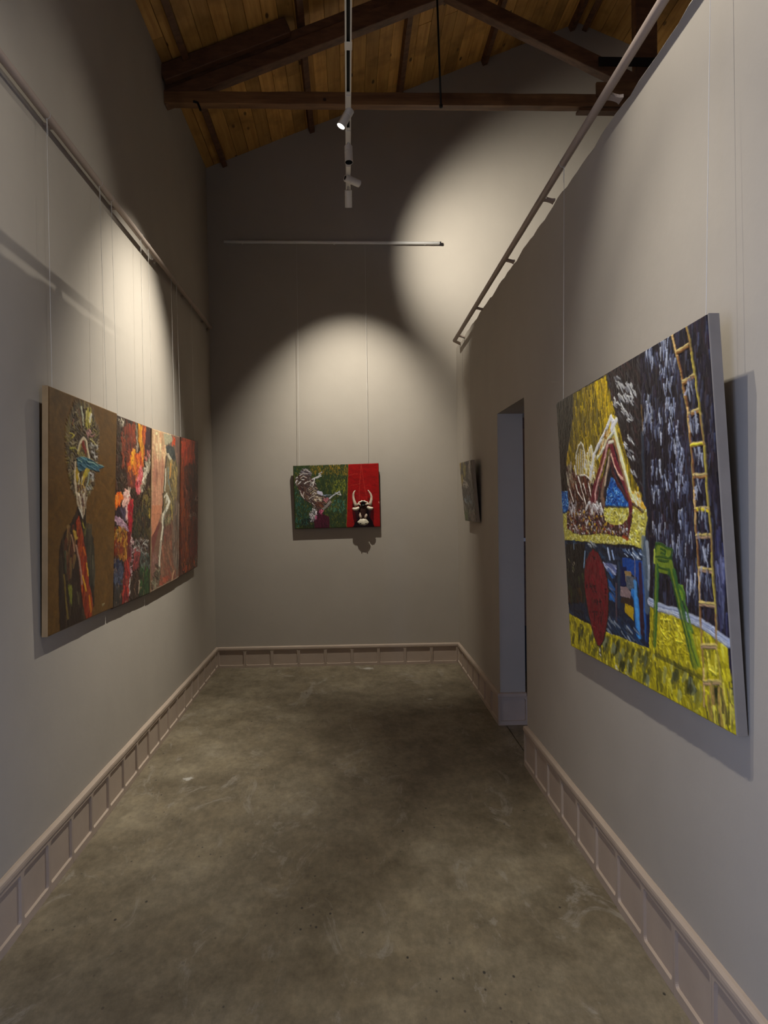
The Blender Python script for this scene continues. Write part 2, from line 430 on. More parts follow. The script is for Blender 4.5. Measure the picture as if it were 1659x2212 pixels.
def art_big():
    A = Art(440, 480, BQ['big'], (24, 22, 28), 3, 1.95)
    full = [(0, 0), (440, 0), (440, 480), (0, 480)]
    c1 = lambda: A.crop(1190, 660, 3.687)
    c2 = lambda: A.crop(1190, 1120, 3.687)
    c3 = lambda: A.crop(1190, 880, 7.213)
    c4 = lambda: A.crop(1220, 1160, 8.295)
    BK = [(18, 17, 24), (26, 24, 34), (34, 30, 42), (14, 12, 16), (40, 30, 34)]
    WB = [(150, 158, 175), (110, 118, 140), (84, 90, 112), (170, 175, 185), (60, 66, 86)]
    A.dabs(0, 1500, 26, 2.2, 0, BK, uv=full, jit=12, h=.35)
    # dark wall, slanting rain of white strokes
    c1()
    right = [(710, 400), (1260, 50), (1350, 1733), (1400, 2700), (1200, 2560), (790, 2340), (760, 1700), (730, 900)]
    A.dabs(right, 620, 17, 1.3, -4, [(64, 70, 90), (60, 66, 86), (44, 44, 62), (50, 40, 52), (34, 32, 46)], al=.5, h=.6, jit=9)
    for cl in [(800, 380), (900, 330), (900, 500), (940, 640), (790, 900), (960, 800), (900, 850), (860, 990), (980, 960),
               (990, 1120), (1030, 1160), (1010, 1290), (840, 1480), (850, 1300), (930, 1400), (1040, 1420), (1060, 1680),
               (770, 780), (830, 440), (750, 920), (960, 440)]:
        x, y = cl
        A.dabs([(x-40, y-60), (x+40, y-60), (x+40, y+60), (x-40, y+60)], 13, 12, 1.2, -6, WB, al=.7, h=.9, jit=14)
    c2()
    for x, y in [(850, 80), (900, 60), (1000, 200), (1050, 260), (1100, 120), (1060, 400), (1120, 470), (960, 160), (1130, 560), (880, 300)]:
        A.dabs([(x-35, y-70), (x+35, y-70), (x+35, y+70), (x-35, y+70)], 9, 16, 1.1, -5, WB, al=.6, h=.8, jit=8)
    A.dabs([(1310, 100), (1370, 100), (1410, 900), (1340, 860)], 60, 26, 1.6, -2, [(50, 52, 80), (24, 24, 40), (90, 94, 120)], jit=5, al=.7)
    # left darkness
    c1()
    A.poly([(40, 785), (185, 700), (170, 1000), (120, 1260), (140, 1470), (75, 1480)], (26, 23, 20))
    A.dabs([(40, 785), (185, 700), (170, 1000), (120, 1260), (140, 1470), (75, 1480)], 160, 12, 1.6, 5, [(24, 22, 20), (40, 35, 28), (56, 50, 40), (20, 18, 16)], jit=30, al=.7)
    # wedge with slanted white
    wedge = [(450, 540), (715, 400), (735, 900), (750, 1500), (720, 1480), (640, 1300), (560, 1000), (520, 850), (460, 640)]
    A.poly(wedge, (28, 24, 26))
    A.dabs(wedge, 170, 14, 1.6, 35, [(20, 18, 20), (40, 34, 34), (52, 32, 34), (60, 58, 62)], jit=12, al=.7)
    for x, y in [(540, 600), (560, 640), (600, 660), (640, 650), (560, 720), (600, 740), (650, 740), (540, 770), (600, 820), (640, 880), (660, 690), (580, 1080), (650, 1180), (640, 1060), (660, 1330)]:
        A.dabs([(x-26, y-32), (x+26, y-32), (x+26, y+32), (x-26, y+32)], 7, 11, 1.5, 42, [(175, 175, 170), (135, 135, 135), (100, 100, 104)], al=.8, h=1, jit=15)
    A.line([(725, 780), (735, 900), (735, 1000)], 1.2, (110, 84, 40), al=.6)
    A.line([(735, 1000), (750, 1600)], 3, (40, 50, 62), al=.7)
    # yellow curtain of strokes
    yel = [(180, 705), (452, 542), (462, 660), (490, 740), (520, 850), (560, 1000), (600, 1150), (660, 1350), (735, 1500), (700, 1560), (640, 1580), (600, 1300), (500, 1060), (400, 1400), (330, 1420), (150, 1340), (120, 1260), (150, 1080), (178, 900)]
    A.poly(yel, (92, 80, 22))
    A.dabs(yel, 620, 15, 1.7, 3, [(160, 138, 22), (182, 152, 24), (120, 104, 26), (70, 58, 22), (44, 34, 20), (140, 116, 20), (96, 76, 20)], jit=14, h=.8, clip=True)
    A.dabs([(350, 600), (450, 560), (520, 860), (560, 1000), (440, 1000), (380, 800)], 150, 14, 1.7, -4, [(190, 158, 20), (170, 140, 24), (120, 104, 26)], jit=12, h=.9, clip=True)
    A.dabs([(180, 760), (240, 740), (220, 1100), (160, 1200)], 40, 16, 1.6, 3, [(120, 104, 26), (86, 74, 20), (50, 44, 20)], jit=10)
    # pale slab
    c3()
    slab = [(168, 1640), (260, 1560), (840, 1500), (1240, 1530), (1500, 1555), (1515, 1700), (1440, 2180), (1230, 2120), (600, 2090), (200, 2050)]
    A.poly(slab, (150, 142, 62))
    A.dabs(slab, 900, 6, 1.7, 0, [(184, 178, 104), (200, 196, 136), (166, 158, 50), (140, 130, 44), (190, 182, 70)], jit=80, h=.9, clip=True)
    # blue water patches
    blu = [(150, 1290), (290, 1290), (300, 1600), (180, 1640)]
    tri = [(945, 1060), (985, 1080), (1240, 1500), (1230, 1530), (850, 1510), (880, 1280)]
    for b in (blu, tri):
        A.poly(b, (24, 70, 132))
        A.dabs(b, 110, 6, 1.2, 40, [(30, 90, 158), (20, 56, 116), (110, 158, 196), (60, 120, 176), (16, 44, 98)], jit=90, h=.9, clip=True, curl=.8)
    A.line([(170, 1640), (285, 1600)], 1.5, (16, 22, 40)); A.line([(850, 1520), (1240, 1530)], 1.8, (18, 24, 34))
    # reclining figure, white ridges and dark red folds
    body = [(250, 900), (330, 860), (380, 1000), (470, 1050), (560, 1040), (680, 1130), (760, 1080), (820, 1200), (850, 1480), (830, 1640), (870, 1760), (960, 1800), (1120, 1800), (1230, 1700), (1260, 1560), (1290, 1500), (1280, 1750), (1220, 2020), (1130, 1990), (900, 1960), (760, 1940), (560, 1980), (360, 1950), (270, 1880), (250, 1650), (285, 1560), (270, 1250)]
    A.poly(body, (52, 34, 30))
    A.dabs(body, 420, 9, 1.6, 15, [(96, 52, 46), (60, 34, 32), (34, 24, 24), (150, 130, 118), (120, 96, 84), (110, 74, 44), (70, 26, 28)], jit=45, h=1, clip=True)
    low = [(260, 1600), (800, 1560), (850, 1750), (960, 1830), (1200, 1820), (1230, 1990), (900, 1950), (560, 1975), (350, 1940), (260, 1850)]
    A.dabs(low, 420, 5, 1.2, 0, [(150, 140, 142), (200, 196, 190), (96, 66, 44), (176, 140, 40), (40, 26, 28), (120, 34, 30), (30, 22, 26), (80, 50, 60)], jit=90, h=1.2, curl=.9)
    A.dabs([(250, 900), (340, 860), (370, 1100), (440, 1200), (300, 1250), (255, 1150)], 70, 13, 1.2, 5, [(190, 182, 160), (150, 140, 120), (80, 66, 56), (100, 90, 60)], jit=12, h=1)
    A.dabs([(280, 1480), (420, 1450), (380, 1650), (290, 1620)], 30, 10, 1.3, 0, [(200, 196, 196), (150, 144, 150)], jit=20, h=1)
    A.dabs([(590, 1480), (700, 1450), (800, 1500), (830, 1640), (640, 1620)], 60, 9, 1.4, 10, [(206, 202, 196), (160, 150, 150), (90, 74, 72)], jit=50, h=1.1)
    fin = [(392, 780), (405, 690), (438, 590), (475, 530), (512, 580), (532, 680), (542, 800), (532, 920), (500, 1060), (440, 1050), (395, 900)]
    A.poly(fin, (96, 84, 48))
    for k in range(9):
        x = 400+k*17
        A.line([(x+10, 700-abs(4-k)*-8 - (60 if 2 < k < 7 else 0)), (x+4, 860), (x+10, 1030)], 1.0, (210, 204, 180) if k % 2 == 0 else (190, 160, 60), h=1)
    A.line([(392, 780), (405, 690), (438, 590), (475, 532), (512, 580), (532, 680), (542, 800), (530, 920)], 1.5, (200, 196, 176), h=1)
    A.dabs([(560, 780), (640, 640), (700, 700), (740, 880), (690, 1130), (620, 1120), (540, 960)], 90, 13, 1.9, 5, [(222, 218, 196), (200, 190, 150), (206, 196, 130), (170, 140, 50)], jit=15, h=1.1)
    A.dabs([(300, 1060), (700, 1120), (660, 1440), (420, 1480), (300, 1400)], 70, 16, 1.3, 14, [(90, 26, 30), (56, 24, 24), (120, 74, 40), (30, 20, 20)], jit=14, h=1)
    for L_ in ([(430, 1060), (480, 1220), (530, 1400), (575, 1545)], [(600, 1170), (625, 1290), (640, 1390)], [(520, 1170), (545, 1260), (560, 1330)], [(300, 1250), (330, 1340), (360, 1450)],
               [(460, 1040), (540, 1030), (640, 1110)], [(400, 1180), (430, 1300), (500, 1420)], [(380, 900), (400, 1060)]):
        A.line(L_, 1.7, (206, 190, 176), h=1.1, w2=1.1)
    A.line([(560, 1560), (600, 1470), (660, 1450), (700, 1500), (740, 1560), (780, 1480), (820, 1600)], 2.2, (200, 196, 192), h=1.1)
    A.line([(830, 1080), (760, 1300), (690, 1440), (640, 1420)], 4, (80, 30, 36))
    # the two raised knees
    A.line([(1010, 180), (1020, 300), (1000, 480), (1100, 700), (1160, 950), (1230, 1250), (1300, 1480), (1440, 1560)], 6.5, (150, 136, 50), h=.6)
    A.line([(1000, 300), (1060, 560), (1110, 760), (1170, 1000), (1230, 1240), (1290, 1400), (1430, 1540)], 4, (222, 214, 160), h=1)
    A.dabs([(1240, 1300), (1400, 1330), (1470, 1540), (1320, 1500)], 40, 12, 2.2, 35, [(216, 200, 130), (196, 150, 40), (226, 220, 180)], jit=18, h=1)
    A.line([(950, 130), (900, 260), (840, 400), (760, 560), (680, 720), (660, 900), (620, 1060)], 3.6, (216, 210, 190), h=1.1)
    A.line([(950, 120), (985, 200), (960, 320), (1030, 180)], 4, (222, 218, 200), h=1.1)
    A.line([(1000, 350), (900, 480), (830, 620), (740, 760)], 3, (210, 206, 170), h=1.1)
    A.line([(880, 360), (800, 560), (760, 700)], 2.6, (120, 84, 30), h=.8); A.line([(930, 330), (880, 440)], 3, (180, 130, 30), h=.8)
    A.dabs([(850, 380), (960, 300), (900, 460), (800, 640), (740, 720)], 30, 9, 1.4, -28, [(180, 130, 30), (60, 34, 26), (220, 210, 170)], jit=10)
    A.line([(920, 520), (840, 720), (770, 960), (700, 1200), (650, 1440)], 5.5, (84, 22, 34), h=.9)
    A.line([(900, 560), (860, 760), (800, 960), (760, 1080), (700, 1330), (700, 1450)], 2.6, (176, 132, 124), h=1.1)
    A.line([(940, 700), (900, 900), (850, 1100), (800, 1350), (830, 1480)], 4.5, (104, 82, 66), h=.8)
    A.line([(920, 760), (880, 1000), (850, 1200)], 1.4, (184, 164, 140), h=1)
    A.line([(770, 1250), (750, 1400), (760, 1480)], 3.2, (34, 34, 32))
    A.line([(950, 560), (1010, 800), (1100, 1050), (1190, 1250), (1250, 1450), (1255, 1560)], 5, (96, 30, 40), h=.9)
    A.line([(990, 480), (1040, 640), (1100, 880), (1160, 1060), (1210, 1260)], 3.4, (112, 76, 56), h=.9)
    A.line([(960, 720), (1010, 900), (1070, 1030), (1140, 1100)], 2.2, (190, 150, 130), h=1.1)
    A.line([(950, 850), (980, 1000), (1060, 1180), (1200, 1400)], 3.2, (58, 28, 30), h=.8)
    A.line([(920, 520), (985, 510)], 2.5, (200, 190, 170), h=1)
    A.line([(1290, 1470), (1250, 1560), (1230, 1700), (1240, 1860), (1200, 2020)], 3, (76, 26, 34), h=1)
    A.line([(1290, 1470), (1380, 1530), (1450, 1590)], 2.6, (44, 26, 30), h=.9)
    A.line([(1140, 1990), (1205, 2030)], 3, (130, 50, 24))
    # dark box with blue side
    c4()
    box = [(0, 30), (560, 90), (1000, 165), (1400, 185), (1420, 260), (1480, 1000), (1525, 2000), (1250, 1880), (760, 1720), (480, 1540), (80, 1360)]
    A.poly(box, (22, 28, 44))
    A.dabs(box, 260, 16, 2.6, 75, [(20, 28, 44), (16, 20, 30), (30, 42, 62), (34, 56, 80), (14, 14, 20)], jit=18, h=.4, clip=True)
    A.poly([(20, 110), (370, 110), (370, 1160), (70, 1180)], (24, 20, 20))
    A.dabs([(60, 700), (330, 700), (380, 1150), (80, 1170)], 40, 14, 3, 20, [(64, 34, 16), (40, 28, 18), (30, 34, 24), (50, 56, 30)], jit=30, al=.7)
    A.poly([(680, 420), (940, 490), (930, 670), (760, 590)], (84, 90, 122)); A.dabs([(690, 420), (940, 490), (930, 670), (760, 590)], 20, 20, 1.6, 66, [(150, 156, 180), (60, 70, 110)], jit=6, clip=True)
    A.dabs([(780, 600), (900, 640), (880, 1200), (800, 1150)], 22, 14, 3, 60, [(30, 80, 136), (24, 60, 110), (90, 96, 124)], jit=20)
    A.poly([(1040, 340), (1400, 400), (1420, 1000), (1360, 1000), (1300, 700), (1050, 560)], (16, 52, 112))
    A.poly([(1000, 500), (1120, 520), (1110, 870), (1000, 850)], (12, 20, 56))
    A.poly([(1085, 575), (1210, 620), (1200, 700), (1110, 790)], (124, 100, 62)); A.poly([(1110, 680), (1260, 700), (1240, 960), (1120, 900)], (70, 74, 80))
    A.poly([(1000, 860), (1140, 890), (1200, 1000), (1180, 1090), (1010, 1040)], (110, 92, 92)); A.poly([(1020, 1060), (1230, 1090), (1230, 1230), (1010, 1160)], (40, 28, 24))
    A.poly([(1090, 1170), (1235, 1240), (1240, 1500), (1180, 1420), (1090, 1340)], (150, 122, 18))
    A.line([(930, 830), (930, 1100), (935, 1480)], 2.6, (66, 52, 58)); A.line([(980, 460), (985, 1240)], 4.2, (30, 44, 60))
    A.line([(1265, 380), (1280, 980)], 1.4, (86, 84, 100))
    A.line([(1240, 1000), (1290, 1120), (1330, 1740)], 7, (36, 100, 160)); A.line([(1270, 780), (1300, 1300), (1350, 1780)], 4, (60, 130, 186), al=.7)
    A.line([(1370, 480), (1390, 1700)], 5, (46, 20, 28)); A.line([(1420, 420), (1450, 1300), (1480, 1850)], 4, (24, 70, 130)); A.line([(1490, 900), (1500, 1900)], 4, (14, 22, 48))
    A.dabs([(780, 1480), (1250, 1560), (1500, 1980), (1250, 1880), (780, 1700)], 60, 20, 2, 62, [(40, 60, 84), (20, 44, 76), (120, 130, 140), (14, 24, 40)], jit=8, al=.7)
    A.line([(780, 180), (820, 380)], 2.4, (150, 165, 190)); A.line([(860, 220), (890, 370)], 2.2, (130, 150, 186)); A.line([(370, 250), (350, 520)], 1.8, (110, 135, 160)); A.line([(165, 110), (170, 200)], 1.5, (110, 130, 150))
    A.dabs([(400, 90), (560, 90), (560, 170), (430, 160)], 10, 9, 1.8, 60, [(140, 145, 145), (90, 100, 110)], jit=20)
    A.dabs([(1060, 200), (1400, 230), (1390, 380), (1080, 300)], 34, 12, 1.6, 60, [(150, 162, 176), (70, 90, 120), (30, 50, 80)], jit=20, h=.9)
    A.dabs([(60, 380), (180, 380), (180, 620), (60, 600)], 8, 6, 2, 30, [(130, 120, 100), (90, 90, 60)], jit=40)
    # grey edge of the box
    A.line([(1420, 0), (1440, 400), (1470, 800), (1490, 1300)], 6, (70, 84, 96), al=.85); A.line([(1480, 60), (1520, 500), (1520, 900)], 3.5, (150, 160, 168), al=.55)
    A.line([(1560, 0), (1570, 700), (1550, 1060)], 4, (22, 18, 26))
    # white diagonal floor edge, green-yellow ground
    c2()
    gr1 = [(143, 750), (320, 850), (700, 1000), (790, 1040), (795, 690), (1000, 740), (1200, 860), (1410, 990), (1500, 1780), (1250, 1700), (790, 1420), (150, 1070)]
    A.poly(gr1, (138, 126, 24))
    A.dabs(gr1, 700, 14, 2.6, 4, [(160, 148, 22), (176, 164, 30), (120, 110, 24), (150, 138, 20), (96, 92, 30), (168, 158, 50)], jit=16, h=.9, clip=True)
    A.dabs([(150, 800), (790, 1060), (1200, 1260), (1230, 1580), (790, 1330), (165, 1000)], 100, 15, 4.2, -22, [(50, 52, 24), (80, 80, 34), (44, 44, 24), (120, 122, 70), (96, 92, 26)], jit=14, h=.7, clip=True, al=.75)
    for x, y in [(230, 930), (330, 940), (440, 1010), (510, 1060), (570, 1160), (740, 1150), (990, 1270), (1130, 1350), (620, 1200), (1320, 1400), (760, 1310)]:
        A.dabs([(x-22, y-40), (x+22, y-40), (x+22, y+40), (x-22, y+40)], 6, 14, 4.2, -24, [(34, 38, 20), (64, 66, 34), (100, 106, 80)], jit=12, al=.8)
    A.dabs([(500, 1180), (560, 1190), (640, 1260), (600, 1270)], 10, 8, 1.6, 60, [(170, 166, 140), (40, 40, 30)], jit=30)
    A.dabs([(870, 740), (1050, 780), (1090, 1080), (870, 1050)], 70, 12, 1.5, 0, [(186, 172, 40), (130, 118, 20), (150, 136, 22)], jit=90, h=1.1)
    for a, b in [((880, 790), (960, 800)), ((910, 800), (905, 870)), ((890, 890), (940, 960)), ((1000, 800), (1060, 960)), ((900, 880), (890, 940)), ((1010, 970), (1060, 980)), ((950, 810), (955, 900)), ((1030, 850), (1020, 960))]:
        A.line([a, b], 1.1, (188, 174, 50), h=1.4)
    A.line([(840, 1085), (1000, 1160), (1210, 1270)], 3.2, (58, 58, 24), al=.8); A.line([(842, 1150), (860, 1380)], 1, (40, 40, 24)); A.line([(1118, 1250), (1122, 1400)], 1.1, (44, 44, 26))
    edge = [(795, 640), (860, 680), (1000, 720), (1200, 800), (1300, 870), (1415, 960)]
    A.line([(x, y+18) for x, y in edge], 6, (150, 156, 166), h=1.1); A.line(edge, 2.6, (120, 128, 146), h=1)
    # red balloon
    c4()
    A.poly([(345, 700), (355, 560), (385, 400), (440, 270), (505, 190), (545, 188), (610, 260), (680, 400), (740, 560), (785, 750), (805, 950), (808, 1150), (800, 1350), (770, 1600), (720, 1830), (660, 1960), (635, 1978), (600, 1950), (540, 1800), (470, 1560), (410, 1280), (370, 1030)], (30, 26, 24), h=.2)
    A.poly([(360, 700), (370, 560), (400, 400), (450, 280), (520, 205), (600, 270), (665, 400), (725, 560), (770, 750), (790, 950), (793, 1150), (783, 1350), (755, 1600), (705, 1820), (640, 1955), (600, 1930), (550, 1790), (483, 1550), (425, 1280), (383, 1030)], (86, 20, 26), h=.1)
    A.dabs([(380, 500), (520, 230), (700, 560), (770, 950), (740, 1500), (640, 1900), (520, 1650), (400, 1030)], 120, 12, 3, 5, [(88, 20, 28), (80, 18, 24), (94, 24, 30)], jit=20, h=.15)
    K = (10, 6, 16)
    def word(strokes, h=.2):
        for st in strokes: A.line(st, 1.15, K, h=h, al=1)
    word([[(510, 330), (530, 350), (550, 345)], [(530, 370), (555, 380)]])
    word([[(395, 850), (420, 850)], [(405, 850), (400, 900), (395, 870)], [(455, 820), (455, 890)], [(455, 865), (480, 865)], [(485, 840), (480, 910)], [(505, 850), (505, 960)], [(560, 860), (525, 880), (548, 910), (540, 960), (575, 975)]])
    word([[(725, 920), (755, 915), (742, 1000)], [(738, 1050), (738, 1090)]])
    word([[(530, 1160), (545, 1110), (560, 1170)], [(580, 1110), (582, 1200)], [(582, 1120), (605, 1140), (588, 1170), (610, 1210)], [(620, 1150), (665, 1150)], [(645, 1110), (645, 1240)]])
    word([[(500, 1340), (560, 1330)], [(530, 1340), (540, 1500)], [(570, 1340), (590, 1330), (585, 1390), (570, 1380), (570, 1340)], [(610, 1440), (615, 1540)], [(655, 1330), (660, 1400)], [(640, 1420), (640, 1500)], [(690, 1330), (670, 1440), (655, 1540)]])
    c2()
    A.line([(395, 1030), (398, 1095)], 3, (60, 58, 50)); A.line([(392, 1040), (396, 1060)], 1.4, (170, 170, 160)); A.line([(392, 1080), (402, 1090)], 1.2, (180, 180, 170))
    # green high stool
    G1, G2 = (30, 60, 26), (92, 108, 30)
    A.poly([(845, 175), (975, 225), (955, 330), (960, 430), (870, 420), (825, 330), (835, 220)], G2)
    A.line([(845, 180), (975, 230), (965, 300), (835, 290), (845, 180)], 2, G1); A.line([(880, 230), (920, 240), (915, 270), (885, 265)], 2, G1); A.line([(850, 320), (960, 330)], 2, G1)
    A.line([(870, 380), (960, 400), (940, 430)], 2, G1); A.line([(960, 300), (975, 420)], 3, G1); A.line([(832, 240), (830, 340)], 2.2, (150, 160, 60))
    A.line([(850, 330), (845, 600), (830, 1020)], 3.6, G2); A.line([(858, 360), (850, 700), (835, 1015)], 2.4, (36, 78, 34)); A.line([(838, 360), (830, 700), (820, 1010)], 1.2, (40, 70, 26))
    A.line([(960, 340), (1010, 560), (1080, 860), (1160, 1180)], 3.8, G2); A.line([(985, 400), (1050, 680), (1110, 920), (1180, 1160)], 3, (40, 76, 34)); A.line([(950, 400), (1010, 640), (1100, 1000), (1140, 1180)], 1.8, (34, 66, 28))
    A.poly([(1020, 510), (1065, 520), (1080, 640), (1050, 640)], (90, 116, 34)); A.line([(1030, 520), (1070, 570), (1070, 650), (1110, 800), (1140, 900)], 2.4, (56, 90, 34))
    A.poly([(1085, 800), (1140, 860), (1140, 920), (1100, 900)], (76, 104, 40)); A.line([(1120, 900), (1190, 1160)], 3, (110, 126, 30))
    # ladder
    O1, O2 = (118, 80, 44), (128, 112, 56)
    c1()
    L = [(975, 225), (1015, 400), (1060, 600), (1095, 800), (1115, 1000), (1135, 1200), (1150, 1450), (1160, 1733)]
    R = [(1090, 155), (1130, 370), (1165, 600), (1200, 850), (1230, 1100), (1250, 1400), (1275, 1733)]
    c1(); ql = [tuple(p) for p in A.P(L)]; qr = [tuple(p) for p in A.P(R)]
    c2(); ql += [tuple(p) for p in A.P([(1172, 150), (1185, 400), (1195, 650), (1210, 900), (1228, 1200), (1232, 1500)])]
    qr += [tuple(p) for p in A.P([(1290, 250), (1300, 430), (1320, 750), (1335, 1000), (1355, 1200), (1380, 1480), (1400, 1640)])]
    for i in range(len(ql)-1):
        A.seg(ql[i], ql[i+1], 1.6, O1 if i % 3 else (186, 150, 96), .95, 1.1); A.seg((ql[i][0]-1, ql[i][1]), (ql[i+1][0]-1, ql[i+1][1]), .8, O2, .9, 1.2)
    for i in range(len(qr)-1):
        A.seg(qr[i], qr[i+1], 1.5, (150, 136, 46) if i % 3 else O1, .95, 1.1); A.seg((qr[i][0]+1, qr[i][1]), (qr[i+1][0]+1, qr[i+1][1]), .8, O2, .8, 1.2)
    c1()
    rungs1 = [((1015, 355), (1100, 300)), ((1065, 590), (1150, 535)), ((1105, 845), (1185, 800)), ((1130, 1085), (1215, 1070)), ((1150, 1330), (1245, 1320)), ((1155, 1600), (1265, 1590))]
    for a, b in rungs1:
        A.line([a, b], 1.8, (160, 142, 90), h=1.2); A.line([(a[0], a[1]+16), (b[0], b[1]+16)], 1.6, (140, 96, 50), h=1)
    A.line([(1130, 1090), (1215, 1080)], 1.6, (196, 180, 40), h=1.3); A.line([(1180, 1600), (1260, 1615)], 2, (190, 170, 30), h=1.2)
    for x, y in [(1120, 640), (1150, 920), (1190, 1190), (1195, 1420), (1215, 1680)]:
        A.dabs([(x-32, y-60), (x+28, y-60), (x+32, y+70), (x-28, y+70)], 16, 14, 1.4, -6, [(90, 96, 112), (150, 155, 165), (40, 40, 52), (30, 28, 40)], al=.7, h=.9, jit=25)
    c2()
    for a, b in [((1170, 115), (1275, 105)), ((1190, 380), (1290, 390)), ((1195, 655), (1310, 665)), ((1210, 1000), (1330, 1000)), ((1235, 1290), (1360, 1290))]:
        A.line([a, b], 1.9, (160, 142, 80), h=1.2); A.line([(a[0], a[1]+18), (b[0], b[1]+20)], 1.8, (150, 120, 90), h=1)
    for x, y in [(1230, 240), (1240, 500)]:
        A.dabs([(x-38, y-90), (x+38, y-90), (x+42, y+100), (x-35, y+100)], 16, 18, 1.4, -3, [(90, 96, 112), (150, 155, 165), (40, 40, 52), (30, 28, 40)], al=.7, h=.9, jit=20)
    A.line([(1255, 1060), (1280, 1200), (1330, 1240), (1330, 1080)], 1.4, (190, 176, 60), h=1.4)
    A.dabs([(1230, 1400), (1480, 1400), (1480, 1735), (1230, 1640)], 60, 26, 1.6, 0, [(96, 88, 40), (176, 164, 60), (60, 56, 30), (140, 110, 60)], jit=5, h=.9)
    return A.final()

